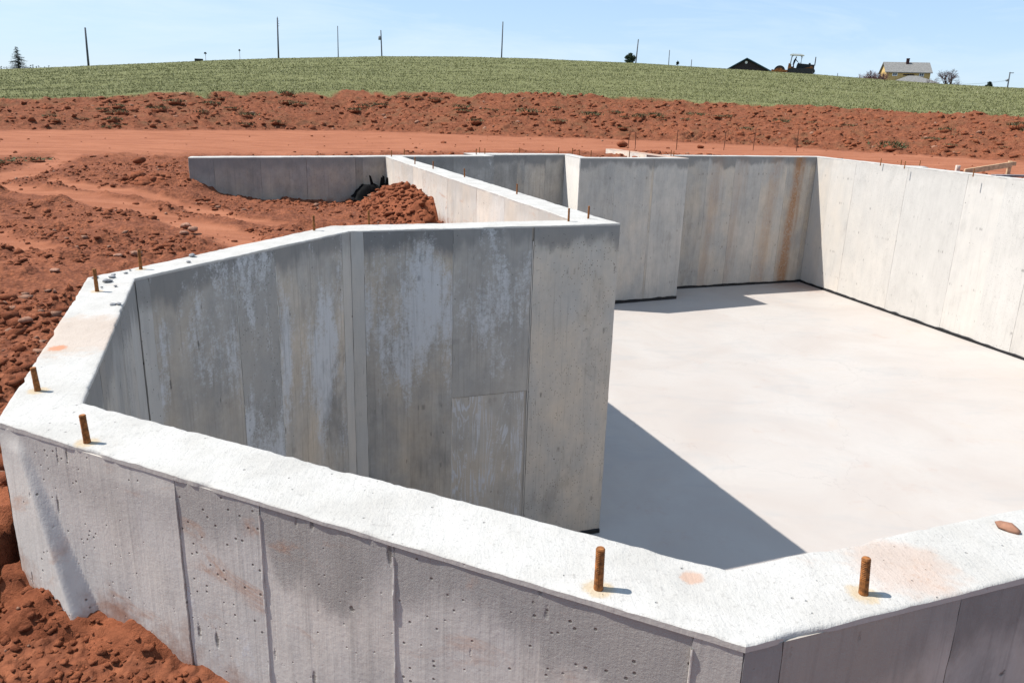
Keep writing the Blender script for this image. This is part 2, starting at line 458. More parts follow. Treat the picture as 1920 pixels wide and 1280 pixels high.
def make_blades(name, stops):
    m = Mat(name, 0.85, 0.15)
    t = m.attr('tint', 'GEOMETRY')
    nd = m.n('ValToRGB')
    m.put(nd.inputs[0], t)
    el = nd.color_ramp.elements
    while len(el) < len(stops):
        el.new(0.5)
    for e, (ps, c) in zip(el, stops):
        e.position = ps
        e.color = (*c, 1)
    m.color(nd.outputs[0])
    return m.m
M_GRASS = make_blades('field_grass', [(0.0, (0.120, 0.126, 0.048)), (0.5, (0.162, 0.163, 0.068)), (0.78, (0.21, 0.205, 0.11)), (1.0, (0.34, 0.31, 0.19))])
M_SOD = make_blades('sod_grass', [(0.0, (0.045, 0.05, 0.022)), (0.6, (0.08, 0.085, 0.038)), (0.85, (0.12, 0.10, 0.055)), (1.0, (0.20, 0.16, 0.09))])

# ------------------------------------------------------------------ object helpers
def tag(o, label=None, cat=None, group=None, kind=None):
    if label: o['label'] = label
    if cat: o['category'] = cat
    if group: o['group'] = group
    if kind: o['kind'] = kind
    return o

def empty(name, loc=(0, 0, 0), rz=0.0):
    o = bpy.data.objects.new(name, None)
    o.location = loc
    o.rotation_euler = (0, 0, rz)
    o.empty_display_size = 0.2
    COL.objects.link(o)
    return o

def link(name, me, mat, parent=None, smooth=False):
    if mat is not None and not me.materials:
        me.materials.append(mat)
    o = bpy.data.objects.new(name, me)
    COL.objects.link(o)
    if parent is not None:
        o.parent = parent
    if smooth:
        me.polygons.foreach_set('use_smooth', [True] * len(me.polygons))
    return o

def mesh_np(name, verts, faces, attrs=None):
    """verts (n,3), faces (m,3|4) as numpy"""
    me = bpy.data.meshes.new(name)
    k = faces.shape[1]
    me.vertices.add(len(verts))
    me.vertices.foreach_set('co', np.ascontiguousarray(verts, dtype=np.float32).ravel())
    me.loops.add(faces.size)
    me.loops.foreach_set('vertex_index', np.ascontiguousarray(faces, dtype=np.int32).ravel())
    me.polygons.add(len(faces))
    me.polygons.foreach_set('loop_start', np.arange(0, faces.size, k, dtype=np.int32))
    me.polygons.foreach_set('loop_total', np.full(len(faces), k, dtype=np.int32))
    if attrs:
        for an, av in attrs.items():
            a = me.attributes.new(an, 'FLOAT', 'POINT')
            a.data.foreach_set('value', np.ascontiguousarray(av, dtype=np.float32))
    me.update(calc_edges=True)
    me.validate()
    return me

class MB:
    """collects boxes, tubes and prisms into one mesh"""
    def __init__(self):
        self.v, self.f = [], []
    def add(self, vs, fs):
        k = len(self.v)
        self.v += [tuple(x) for x in vs]
        self.f += [tuple(i + k for i in f) for f in fs]
        return self
    def box(self, x0, x1, y0, y1, z0, z1):
        vs = [(x0, y0, z0), (x1, y0, z0), (x1, y1, z0), (x0, y1, z0), (x0, y0, z1), (x1, y0, z1), (x1, y1, z1), (x0, y1, z1)]
        return self.add(vs, [(0, 3, 2, 1), (4, 5, 6, 7), (0, 1, 5, 4), (1, 2, 6, 5), (2, 3, 7, 6), (3, 0, 4, 7)])
    def prism(self, pts, y0, y1):
        """outline in x,z pushed through y"""
        n = len(pts)
        vs = [(x, y0, z) for x, z in pts] + [(x, y1, z) for x, z in pts]
        fs = [tuple(range(n)), tuple(range(2 * n - 1, n - 1, -1))]
        fs += [(i, i + n, (i + 1) % n + n, (i + 1) % n) for i in range(n)]
        return self.add(vs, fs)
    def tube(self, pts, rad, n=8, caps=True):
        pts = [Vector(p) for p in pts]
        if not isinstance(rad, (list, tuple)):
            rad = [rad] * len(pts)
        vs, fs = [], []
        for i, p in enumerate(pts):
            d = (pts[min(i + 1, len(pts) - 1)] - pts[max(i - 1, 0)]).normalized()
            a = d.cross(Vector((0, 0, 1)))
            if a.length < 1e-3: a = Vector((1, 0, 0))
            a.normalize()
            b = d.cross(a)
            for k in range(n):
                t = 2 * math.pi * k / n
                vs.append(p + (a * math.cos(t) + b * math.sin(t)) * rad[i])
        for i in range(len(pts) - 1):
            for k in range(n):
                fs.append((i * n + k, i * n + (k + 1) % n, (i + 1) * n + (k + 1) % n, (i + 1) * n + k))
        if caps:
            fs.append(tuple(range(n - 1, -1, -1)))
            fs.append(tuple((len(pts) - 1) * n + k for k in range(n)))
        return self.add(vs, fs)
    def build(self, name, mat, parent=None, smooth=False, bevel=0.0):
        me = bpy.data.meshes.new(name)
        me.from_pydata(self.v, [], self.f)
        me.update()
        bm = bmesh.new(); bm.from_mesh(me)
        bmesh.ops.recalc_face_normals(bm, faces=bm.faces)
        if bevel:
            bmesh.ops.bevel(bm, geom=bm.edges[:], offset=bevel, segments=2, affect='EDGES', profile=0.5)
        bm.to_mesh(me); bm.free()
        return link(name, me, mat, parent, smooth)

# ------------------------------------------------------------------ FOUNDATION PLAN
H_WALL = 2.478
Z_FLOOR = -2.515
P0i, P0o = uv(-.474, 2.800), uv(-.700, 2.692)
P1i, P1o = uv(1.030, 1.293), uv(.910, 1.052)
P2i, P2o = uv(-.470, 4.798), uv(-.712, 4.860)
P3i, P3o = uv(.976, 6.302), uv(.862, 6.576)
P4, PJ = uv(3.410, 6.325), uv(3.068, 6.611)
W5r, W5l = uv(3.335, 15.02), uv(3.010, 14.93)
Ri, Ro = uv(12.95, 1.31), uv(13.20, 1.065)
Ki, Ko = uv(13.95, 16.0), uv(14.20, 16.26)
S0, S1 = uv(-.401, 14.282), uv(5.304, 15.346)
S0b, S1b = uv(-.36, 14.60), uv(5.26, 15.655)
T0, T1 = uv(4.95, 15.63), uv(7.15, 16.0)
T0b, T1b = uv(4.93, 16.24), uv(7.42, 16.30)
Nf, Nb = uv(7.02, 14.93), uv(7.28, 15.20)
Of, Ob_ = uv(9.71, 15.10), uv(9.45, 15.36)
Wr, Wl = uv(9.64, 18.45), uv(9.38, 18.45)
M10, M10b = uv(9.70, 16.0), uv(9.70, 16.26)

foundation = tag(empty('concrete_foundation'), 'open grey concrete basement foundation with angled bay and bolts along its wall tops', 'foundation')

DEF = dict(tone=1.0, warm=0.5, contrast=1.0, band=0.7, eff=0.0, eff_z=-1.0, eff_h=1.6, grain=0.0, rust=0.0, rust_x=0.0,
           smear=0.0, pit=1.0, gouge=0.3, tie=0.3, mud_z=-9.0)

def wall_core(f0, f1, b0, b1, step=0.05, top=None, ncol=10, inset_f=0.010, inset_b=0.0, cap0=False, cap1=False, label=None, zb=-2.62):
    """one straight wall between two mitre lines; front edge f0->f1, back edge b0->b1; floated, slightly crumbly top"""
    L = max((f1 - f0).length, (b1 - b0).length)
    n = max(2, int(L / step))
    t = np.linspace(0, 1, n + 1)
    F = np.outer(1 - t, f0) + np.outer(t, f1)
    B = np.outer(1 - t, b0) + np.outer(t, b1)
    A = B - F
    wd = np.linalg.norm(A, axis=1, keepdims=True)
    A = A / wd
    fr = np.concatenate([[0, 0.012, 0.04], np.linspace(0.1, 0.9, ncol), [0.96, 0.988, 1]])
    rows = []
    def ring(pos, z):
        rows.append(np.column_stack([pos, np.broadcast_to(z, (len(pos),))]))
    ring(F + A * inset_f, zb)
    ring(F + A * inset_f, -0.014)
    def edge(P, sgn, seed):
        s = fbm(P[:, 0] * 22, P[:, 1] * 22, 4, seed, 0.6)
        chip = np.clip(fbm(P[:, 0] * 9, P[:, 1] * 9, 4, seed + 5, 0.65) - 0.16, 0, 1)
        return s * 0.0016 + 0.0004 - chip * 0.014, chip
    eF, cF = edge(F, 1, 3)
    eB, cB = edge(B, -1, 9)
    ring(F - A * eF[:, None], -0.014)
    ring(F - A * eF[:, None], -0.014)
    for k, q in enumerate(fr):
        P = F + A * wd * q
        x, y = P[:, 0], P[:, 1]
        z = fbm(x * 3, y * 3, 3, 41) * 0.004 + fbm(x * 30, y * 30, 3, 42, 0.6) * 0.0022
        if q <= 0.04:
            P = P - A * (eF * (1 - q / 0.05))[:, None]
            z = z - (0.0030 if q == 0 else 0.0005 if q < 0.02 else 0.0) - cF * (0.016 if q < 0.005 else 0.008 if q < 0.02 else 0.002)
        if q >= 0.96:
            P = P + A * (eB * (1 - (1 - q) / 0.05))[:, None]
            z = z - (0.0030 if q == 1 else 0.0005 if q > 0.98 else 0.0) - cB * (0.016 if q > 0.995 else 0.008 if q > 0.98 else 0.002)
        ring(P, z)
        if q == 0 or q == 1: ring(P, z)
    ring(B + A * eB[:, None], -0.014)
    ring(B + A * eB[:, None], -0.014)
    ring(B - A * inset_b, -0.014)
    ring(B - A * inset_b, zb)
    m = len(rows)
    V = np.stack(rows, 1).reshape(-1, 3)
    keep_j = np.array([q for q in range(m - 1) if q not in (2, 4, m - 6, m - 4)])     # no faces between the doubled rings: hard arrises
    i, j = np.meshgrid(np.arange(n), keep_j, indexing='ij')
    a = (i * m + j).ravel()
    Fq = np.column_stack([a, a + m, a + m + 1, a + 1])
    me = mesh_np('wall', V, Fq)
    if cap0 or cap1:
        bm = bmesh.new(); bm.from_mesh(me); bm.verts.ensure_lookup_table()
        if cap0: bm.faces.new([bm.verts[k] for k in range(m)])
        if cap1: bm.faces.new([bm.verts[n * m + k] for k in range(m - 1, -1, -1)])
        bmesh.ops.recalc_face_normals(bm, faces=bm.faces)
        bm.to_mesh(me); bm.free()
    me.materials.append(top or MT)
    me.materials.append(MW)
    # sides in wall concrete, top in floated concrete
    nz_ = np.empty(len(me.polygons) * 3, np.float32)
    me.polygons.foreach_get('normal', nz_)
    nz_ = nz_.reshape(-1, 3)[:, 2]
    mi = np.ones(len(me.polygons), np.int32)
    jj = np.tile(keep_j, n)
    mi[:len(jj)] = ((jj < 4) | (jj >= m - 5)).astype(np.int32)
    me.polygons.foreach_set('material_index', mi)
    # make sure normals face out (top up)
    if nz_[np.abs(nz_) > 0.5].mean() < 0:
        me.flip_normals()
    o = link('wall', me, None, foundation, True)
    for k, v in dict(DEF, band=0.1, tone=1.25, contrast=0.35, warm=0.2, gouge=0.0, pit=0.3).items():
        o[k] = float(v)
    if label: o['label'] = label
    return o

def panel(parent, a, b, s0, s1, z1=-0.0125, z0=-H_WALL, off=0.0, res=0.06, fn=None, gap=0.0011, side=None, tilt=0.0, **props):
    """print of one form panel: a thin slab of the wall face a->b from s0 to s1 (metres), with its own edges"""
    e = (b - a).normalized()
    n = Vector((e.y, -e.x)) if side is None else side
    ylocal = Vector((-e.y, e.x))
    sg = 1.0 if n.dot(ylocal) > 0 else -1.0
    w = s1 - s0 - 2 * gap
    h = z1 - z0
    nx, nzz = max(2, int(w / res)), max(2, int(h / res))
    X, Z = np.meshgrid(np.linspace(0, w, nx + 1), np.linspace(z0, z1, nzz + 1), indexing='ij')
    wx, wz = X + s0 * 1.7 + a.x * 3, Z
    Y = off + tilt * (X / w - 0.5) + fbm(wx * 2.2, wz * 1.4, 3, 77) * 0.0022 + fbm(wx * 14, wz * 5, 3, 78) * 0.0008
    if fn is not None:
        Y = Y + fn(X + s0, Z)
    tp = sstep(-0.012, -0.07, Z) if z1 > -0.05 else np.ones_like(Z)
    Y = np.where(Y > -.001, -.001 + (Y + .001) * tp, Y)
    ex = np.zeros_like(X)
    # crumbly vertical edges
    jl = fbm(Z[0] * 18 + s0 * 31, Z[0] * 0 + 3, 4, 60, 0.65) * 0.0035
    jr = fbm(Z[0] * 18 + s1 * 31, Z[0] * 0 + 8, 4, 61, 0.65) * 0.0035
    ex[0] += jl; ex[-1] += jr
    brd = np.zeros(X.shape, bool)
    brd[0] = brd[-1] = True; brd[:, 0] = brd[:, -1] = True
    V = np.column_stack([(X + ex).ravel(), (Y * sg).ravel(), Z.ravel()])
    m = nzz + 1
    i, j = np.meshgrid(np.arange(nx), np.arange(nzz), indexing='ij')
    q = (i * m + j).ravel()
    faces = np.column_stack([q, q + m, q + m + 1, q + 1])
    loop = [k for k in range(0, nzz)] + [k * m + nzz for k in range(0, nx)] + [nx * m + k for k in range(nzz, 0, -1)] + [k * m for k in range(nx, 0, -1)]
    rim = V[loop].copy()
    back = rim.copy()
    back[:, 1] = -sg * 0.013
    base = len(V)
    L = len(loop)
    V = np.vstack([V, rim, back])
    kk = np.arange(L)
    sidef = np.column_stack([base + kk, base + (kk + 1) % L, base + L + (kk + 1) % L, base + L + kk])
    faces = np.vstack([faces, sidef])
    if sg > 0:
        faces = faces[:, ::-1].copy()
        # front faces: outward is +y
    me = mesh_np('form_panel', V, faces)
    me.materials.append(MW)
    o = link('form_panel', me, None, parent, False)
    sm = np.ones(len(me.polygons), bool); sm[nx * nzz:] = False
    me.polygons.foreach_set('use_smooth', sm)
    p = a + e * (s0 + gap)
    o.matrix_local = Matrix.Translation((p.x, p.y, 0)) @ Matrix.Rotation(math.atan2(e.y, e.x), 4, 'Z')
    d = dict(DEF); d.update(props)
    for k, v in d.items():
        o[k] = float(v)
    return o

def face(parent, a, b, cuts, specs, side, **common):
    L = (b - a).length
    cuts = [c * L for c in cuts]
    for k in range(len(cuts) - 1):
        kw = dict(common)
        if k < len(specs):
            kw.update(specs[k])
        panel(parent, a, b, cuts[k], cuts[k + 1], side=side, **kw)

def nrm(a, b, toward):
    """unit normal of a->b on the side of the point `toward`"""
    e = (b - a).normalized()
    n = Vector((e.y, -e.x))
    return n if n.dot(toward - a) > 0 else -n

CAM2 = Vector((0, 0))
# --- near bay
wA = wall_core(P0o, P1o, P0i, P1i, step=0.012, ncol=14, label='near bay wall grazed by sun, with soil heaped at its foot')
wR = wall_core(P1o, Ro, P1i, Ri, step=0.02, ncol=14, label='near right wall with its outer face in shade')
wL = wall_core(P0o, P2o, P0i, P2i, step=0.02, ncol=12, inset_f=0.0, inset_b=0.010, label='left wall of the bay')
wD = wall_core(P2o, P3o, P2i, P3i, step=0.025, ncol=10, inset_f=0.0, inset_b=0.010, label='angled left wall of the bay, streaked white')
wB = wall_core(P3o, PJ, P3i, P4, step=0.03, ncol=8, inset_f=0.0, inset_b=0.010, label='tall shaded wall of the bay with white bloom')
w5 = wall_core(PJ, W5l, P4, W5r, step=0.04, ncol=8, label='long wall running back from the bay, left face sunlit')

LA = (P1o - P0o).length
def bulge(S, Z):
    """low ridge slanting down from the corner, shaped to cast the diagonal shadow band"""
    d = np.clip(-Z, 0, 1)
    ridge = 0.028 * LA + d * 0.46
    h = 0.003 + 0.11 * d  # ridge height set for the width of the shadow it throws
    t = S / np.maximum(ridge, 0.02)
    left = h * np.clip(t, 0, 1) ** 0.8
    right = h * (1 - sstep(0, 0.035, S - ridge))
    return np.where(S < ridge, left, right) - 0.0 * h
nA = nrm(P0o, P1o, CAM2)
cA = [0, .331, .461, .642, .956, 1.0]
face(wA, P0o, P1o, cA, [
    dict(fn=bulge, res=0.006, z0=-0.75, tone=1.45, warm=0.3, contrast=0.7, mud_z=-.46, band=0.25, gouge=1.0, smear=0.6, off=0.001),
    dict(res=0.02, z0=-0.95, tone=1.42, mud_z=-.52, warm=0.35, contrast=0.8, band=0.5, gouge=1.0, smear=1.0, off=-0.002, tilt=0.001, eff=0.75, eff_z=-0.46, eff_h=0.35),
    dict(res=0.02, z0=-0.95, tone=1.40, warm=0.35, contrast=0.8, band=0.6, gouge=0.9, smear=1.0, off=-0.003, eff=0.35, eff_z=-0.3),
    dict(res=0.02, z0=-0.95, tone=1.36, warm=0.3, contrast=0.7, band=0.6, gouge=0.8, smear=0.5, off=-0.003),
    dict(res=0.02, z0=-0.95, tone=1.34, warm=0.3, contrast=0.8, band=0.4, gouge=0.5, off=-0.001, eff=0.45, eff_z=-0.3),
], nA)
nR = nrm(P1o, Ro, CAM2)
LR = (Ro - P1o).length
face(wR, P1o, Ro, [0, .075 / LR, .46 / LR, .95 / LR, 1.55 / LR, 2.2 / LR], [
    dict(tone=1.30, warm=0.5, contrast=0.6), dict(tone=1.32, warm=0.8, contrast=.8, band=0.6, gouge=0.5),
    dict(tone=1.18, warm=0.6), dict(tone=1.24), dict(tone=1.18)], nR, res=0.03, z0=-0.95, pit=1.0)
ctr = uv(2.0, 4.0)
nL = nrm(P0i, P2i, ctr)
face(wL, P0i, P2i, [0, .22, .40, .60, .80, 1], [dict(tone=1.02, warm=.5), dict(tone=1.13, warm=.8), dict(tone=1.02, warm=.7, gouge=.8), dict(tone=1.13, warm=.4), dict(tone=1.22, warm=.2, contrast=.5)],
     nL, res=0.05, off=-0.002)
nD = nrm(P2i, P3i, ctr)
face(wD, P2i, P3i, [0, .045, .375, .565, .945, 1.0], [
    dict(tone=1.31, warm=.2, contrast=.5, off=0.004),
    dict(tone=1.03, warm=.8, band=.8, eff=.74, eff_z=-.35, eff_h=.8, gouge=.9),
    dict(tone=0.96, warm=.4, band=.8, eff=1.1, eff_z=-1.75, eff_h=1.2, off=.003, contrast=.6),
    dict(tone=1.10, warm=.9, band=.8, eff=.8, eff_z=-.9, eff_h=1.6, gouge=.9, contrast=1.2),
    dict(tone=1.26, warm=.4, contrast=.4, band=.5)], nD, res=0.05)
nB = nrm(P3i, P4, ctr)
face(wB, P3i, P4, [0, .043, .353], [
    dict(tone=1.31, warm=.3, contrast=.4, band=.25, off=.004),
    dict(tone=1.03, warm=.9, band=.95, eff=.86, eff_z=-.62, eff_h=.9, gouge=.5, tie=.8)], nB, res=0.05)
LB = (P4 - P3i).length
panel(wB, P3i, P4, .353 * LB, .648 * LB, z0=-1.215, side=nB, res=.05, tone=1.01, warm=.35, band=.7, eff=.74, eff_z=-.5, eff_h=1.0, off=.003, contrast=.8)
panel(wB, P3i, P4, .353 * LB, .640 * LB, z1=-1.219, side=nB, res=.05, tone=1.13, warm=.8, band=0, eff=.2, grain=1.0, off=-.001, contrast=.7)
panel(wB, P3i, P4, .655 * LB, LB - .001, side=nB, res=.035, tone=1.27, warm=.75, band=.8, eff=.1, off=.005, tie=1.0, contrast=.8)
n5 = nrm(PJ, W5l, uv(-2, 10))
face(w5, PJ, W5l, [0, .10, .22, .343, .5, .664, .74, .84, .93, 1], [dict(tone=1.42 + .12 * ((k * 7) % 3 - 1), warm=.6, smear=.35 if k < 4 else .8) for k in range(9)], n5,
     res=0.07, z0=-1.2, band=.22, contrast=.55, gouge=.3, mud_z=-.5)

def fin(parent, a, b, frac, side, z1=-.03, z0=-.9, proud=.005, wid=.004, seed=0):
    """thin broken ridge of paste squeezed out between two form panels"""
    e = (b - a).normalized()
    p = a + e * (b - a).length * frac
    zs = np.arange(z0, z1, .012)
    pr = np.clip(fbm(zs * 14 + seed * 7, zs * 0 + seed, 4, 90 + seed, .65) + .12, 0, 1) * proud * 1.6
    wv = fbm(zs * 9, zs * 0 + seed + 3, 3, 95) * .002
    vs, fs = [], []
    for i_, z in enumerate(zs):
        for dx_, dy_ in ((-wid / 2, -.003), (-wid / 4, pr[i_]), (wid / 4, pr[i_]), (wid / 2, -.003)):
            q = p + e * (dx_ + wv[i_]) + side * (dy_ + .0005)
            vs.append((q.x, q.y, z))
    for i_ in range(len(zs) - 1):
        for j_ in range(3):
            k_ = i_ * 4 + j_
            fs.append((k_, k_ + 1, k_ + 5, k_ + 4))
    o = MB().add(vs, fs).build('seam_fin', MW, parent)
    d = dict(DEF); d.update(tone=1.5, band=0, pit=0, contrast=.4)
    for k_, v_ in d.items(): o[k_] = float(v_)
for k_, fr_ in enumerate((.461, .642, .956)):
    fin(wA, P0o, P1o, fr_, nA, proud=.004, wid=.005, seed=k_)
fin(wB, P3i, P4, .652, nB, -.1, -2.4, .007, .010, 5)
fin(wB, P3i, P4, .353, nB, -.1, -2.4, .004, .005, 6)
fin(wD, P2i, P3i, .565, nD, -.1, -2.4, .006, .007, 7)
fin(wD, P2i, P3i, .375, nD, -.1, -2.4, .004, .005, 8)

# --- far walls
w6 = wall_core(S0, S1, S0b, S1b, step=0.06, ncol=4, cap0=True, cap1=True, label='low far left wall standing in red soil')
n6 = nrm(S0, S1, CAM2)
face(w6, S0, S1, [0, .068, .201, .339, .496, .52, .62, .72, .842, 1], [
    dict(tone=0.68, warm=.3), dict(tone=0.79, warm=.9), dict(tone=0.86, warm=.9), dict(tone=0.88, warm=1), dict(tone=0.68, warm=.9), dict(tone=0.94, warm=1),
    dict(tone=0.68, warm=.0, eff=.4), dict(tone=0.64, warm=.0), dict(tone=0.79, warm=0, eff=.55, eff_z=-.5)], n6, res=0.1, z0=-2.4, band=.6, mud_z=-.66)
w7 = wall_core(T0, T1, T0b, T1b, step=0.05, ncol=4, cap0=True, label='far shaded wall behind the long wall')
n7 = nrm(T0, T1, CAM2)
face(w7, T0, T1, [.16, .47, .55, .78, 1], [dict(tone=0.83, warm=.1, eff=.4), dict(tone=0.88, warm=.9), dict(tone=0.97, warm=.5), dict(tone=0.94, warm=.4)], n7, res=0.1, band=.9)
w8 = wall_core(T1, Nf, T1b, Nb, step=0.05, ncol=4, label='narrow sunlit return wall')
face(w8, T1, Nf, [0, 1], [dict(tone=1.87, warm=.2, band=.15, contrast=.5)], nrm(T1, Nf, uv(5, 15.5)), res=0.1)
w9 = wall_core(Nf, Of, Nb, Ob_, step=0.05, ncol=4, label='far shaded wall jutting into the basement')
face(w9, Nf, Of, [0, .317, .655, .675, 1], [dict(tone=1.08, warm=.35), dict(tone=1.19, warm=.5), dict(tone=1.10, warm=.9), dict(tone=1.19, warm=.3)], nrm(Nf, Of, CAM2),
     res=0.1, band=.8, tie=.9, contrast=.8)
M_DUSTY = plain('dusty_concrete', (.36, .235, .17), .95, .2, 5)
w11 = wall_core(Ob_, Wl, Of, Wr, step=0.06, top=M_DUSTY, ncol=4, cap1=True, label='short wall running on behind, its side face dusted pink')
face(w11, Ob_, Wl, [.35, 1], [dict(tone=1.54, warm=.9, smear=1, band=0)], nrm(Ob_, Wl, uv(5, 17)), res=0.12, z0=-.8)
w10 = wall_core(M10, Ki, M10b, Ko, step=0.06, ncol=4, label='far back wall with a rust run near its corner')
face(w10, M10, Ki, [0, .266, .444, .63, .80, .965, 1], [
    dict(tone=1.10, warm=.65, rust=.28, rust_x=.25), dict(tone=1.19, warm=.65, rust=.28, rust_x=.25), dict(tone=1.16, warm=.3, rust=.22, rust_x=.15), dict(tone=1.23, warm=.7, rust=.3, rust_x=.33), dict(tone=1.08, warm=.8, rust=.8, rust_x=.31), dict(tone=0.99, warm=1)],
     nrm(M10, Ki, CAM2), res=0.1, band=.8, tie=.8, contrast=.8)
Km = uv(13.5, 9.757)
w12 = wall_core(Ki, Ri, Ko, Ro, step=0.06, ncol=4, label='long pale right wall in full sun')
L12 = (Ri - Ki).length
Lk = (Km - Ki).length
face(w12, Ki, Ri, [0] + [c * Lk / L12 for c in (.10, .23, .485, .735, .87, 1.0, 1.12, 1.25, 1.37, 1.5, 1.75, 2.0)] + [1], [
    dict(tone=1.42 + .10 * (((k * 5) % 7) / 6 - .5), warm=[.4, .25, .1, .0, .1, .0, .1][k % 7], off=.002 * ((k * 3) % 4 - 1.5)) for k in range(14)],
     nrm(Ki, Ri, CAM2), res=0.1, band=.14, tie=.85, contrast=.42, pit=.8, gouge=.1)
# stub wall behind the right wall
q0, q1 = at_z(1688, 311.5), at_z(1741, 313.5)
v0, v1 = Vector((q0.x + .1, q0.y)), Vector((q1.x, q1.y))
bk = (v1 - v0).normalized(); bk = Vector((-bk.y, bk.x)) * .22
w13 = wall_core(v0, v1, v0 + bk, v1 + bk, step=0.06, ncol=4, inset_f=0, cap0=True, cap1=True, zb=-.9, label='short stub wall behind the right wall')

# wall running off to the right from the right wall
q = at_z(1852, 334.0)
qv = (-q.x * ST + q.y * CT) / .8
qu = 14.2 - (16.26 - qv) / 15.195 + .01
w14 = wall_core(uv(qu + .05, qv - .34), uv(qu + 5, qv - .34), uv(qu + .05, qv), uv(qu + 5, qv), step=0.06, ncol=4, inset_f=0, cap0=True, cap1=True, zb=-.9, label='wall top running off to the right behind the right wall')

# --- anchor bolts
def bolt_mesh(h, r):
    b = MB()
    prof = [(r * 1.15, -0.03), (r * 1.05, 0.004), (r, 0.008)]
    z = 0.008
    smooth_to = h * 0.42
    prof.append((r, smooth_to))
    p = 0.0035
    z = smooth_to
    while z < h - 0.004:
        prof += [(r * 0.87, z), (r * 1.02, z + p * .5)]
        z += p
    prof += [(r * .98, h - .002), (r * .82, h)]
    n = 14
    vs = [(q * math.cos(2 * math.pi * k / n), q * math.sin(2 * math.pi * k / n), zz) for q, zz in prof for k in range(n)]
    fs = [(i * n + k, i * n + (k + 1) % n, (i + 1) * n + (k + 1) % n, (i + 1) * n + k) for i in range(len(prof) - 1) for k in range(n)]
    fs.append(tuple((len(prof) - 1) * n + k for k in range(n)))
    b.add(vs, fs)
    me = bpy.data.meshes.new('anchor_bolt')
    me.from_pydata(b.v, [], b.f); me.update()
    me.materials.append(M_RUST)
    return me
BOLTS = [bolt_mesh(.080, .0082), bolt_mesh(.070, .0080), bolt_mesh(.095, .0080)]
for px, py, par, k, lean in [
    (1122, 1102, wA, 0, (.02, .02)), (1619, 1111, wR, 1, (.06, -.03)), (163.5, 828, wA, 1, (-.05, 0)), (71, 732.5, wL, 1, (-.03, 0)),
    (182, 545, wL, 2, (-.02, 0)), (264, 504, wD, 2, (-.01, 0)), (589, 432, wD, 2, (0, 0)), (692, 421, wB, 2, (0, 0)),
    (1066, 415, wB, 2, (0, 0)), (1103, 410, w5, 2, (0, 0)), (969, 364, w5, 2, (0, 0)), (871, 332, w5, 2, (0, 0)), (812, 317, w5, 2, (0, 0)),
    (778, 308, w5, 2, (0, 0)), (734, 294, w6, 2, (0, 0)), (758, 291, w6, 2, (0, 0)), (893, 290, w6, 2, (0, 0)), (899, 287.2, w7, 2, (0, 0)),
    (909, 289, w7, 2, (0, 0)), (974, 287.3, w7, 2, (0, 0)), (1047, 287.5, w7, 2, (0, 0)), (1073, 288, w8, 2, (0, 0)), (1086, 291, w8, 2, (0, 0)), (1108, 292.5, w9, 2, (0, 0)),
    (1180, 293, w9, 2, (0, 0)), (1258, 291.5, w9, 2, (0, 0)), (1263, 293, w9, 2, (0, 0)), (1651, 307.5, w12, 2, (0, 0)),
    (1689, 310, w13, 2, (0, 0)), (1696, 313, w12, 2, (0, 0)), (1724, 311.5, w13, 2, (0, 0)), (1825, 327.5, w12, 2, (0, 0))]:
    p = at_z(px, py, 0.0)
    o = bpy.data.objects.new('anchor_bolt', BOLTS[k])
    COL.objects.link(o)
    o.parent = par
    o.location = (p.x, p.y, -.001)
    o.rotation_euler = (lean[1] + random.uniform(-.02, .02), lean[0] + random.uniform(-.02, .02), random.uniform(0, 6))

# --- basement floor with its black edge strips
fl = [uv(-.6, 2.7), uv(.95, 1.15), uv(13.05, 1.15), uv(14.1, 16.15), uv(9.6, 16.15), uv(9.6, 16.0), uv(9.6, 15.2), uv(7.2, 15.05), uv(7.3, 16.1), uv(5.0, 15.8), uv(3.2, 15.2), uv(3.2, 6.45), uv(.9, 6.45), uv(-.6, 4.85)]
b = MB()
n = len(fl)
b.add([(p.x, p.y, Z_FLOOR) for p in fl] + [(p.x, p.y, Z_FLOOR - .12) for p in fl],
      [tuple(range(n))] + [(i, (i + 1) % n, (i + 1) % n + n, i + n) for i in range(n)])
floor = tag(b.build('floor_slab', MF), kind='structure')
def strip(a, bb, side, hgt=.045):
    L = (bb - a).length
    k = max(2, int(L / .05))
    e = (bb - a) / L
    vs, fs = [], []
    for i in range(k + 1):
        p = a + e * (L * i / k)
        t = float(fbm(np.array([p.x * 6]), np.array([p.y * 6]), 3, 31)[0]) * .016
        dep = .016 + t * .3
        lo = Z_FLOOR - .01
        hi = Z_FLOOR + hgt + t
        for d, z in ((dep, lo), (dep, hi - .006), (dep - .006, hi), (-.02, hi)):
            vs.append((p.x + side.x * d, p.y + side.y * d, z))
    for i in range(k):
        for j in range(3):
            q = i * 4 + j
            fs.append((q, q + 4, q + 5, q + 1))
    b = MB().add(vs, fs)
    b.build('edge_strip', M_BLACK, floor)
strip(Ki, Ri, nrm(Ki, Ri, CAM2))
strip(M10, Ki, nrm(M10, Ki, CAM2))
strip(Nf, Of, nrm(Nf, Of, CAM2), .055)
strip(P3i, P4, nB, .035)

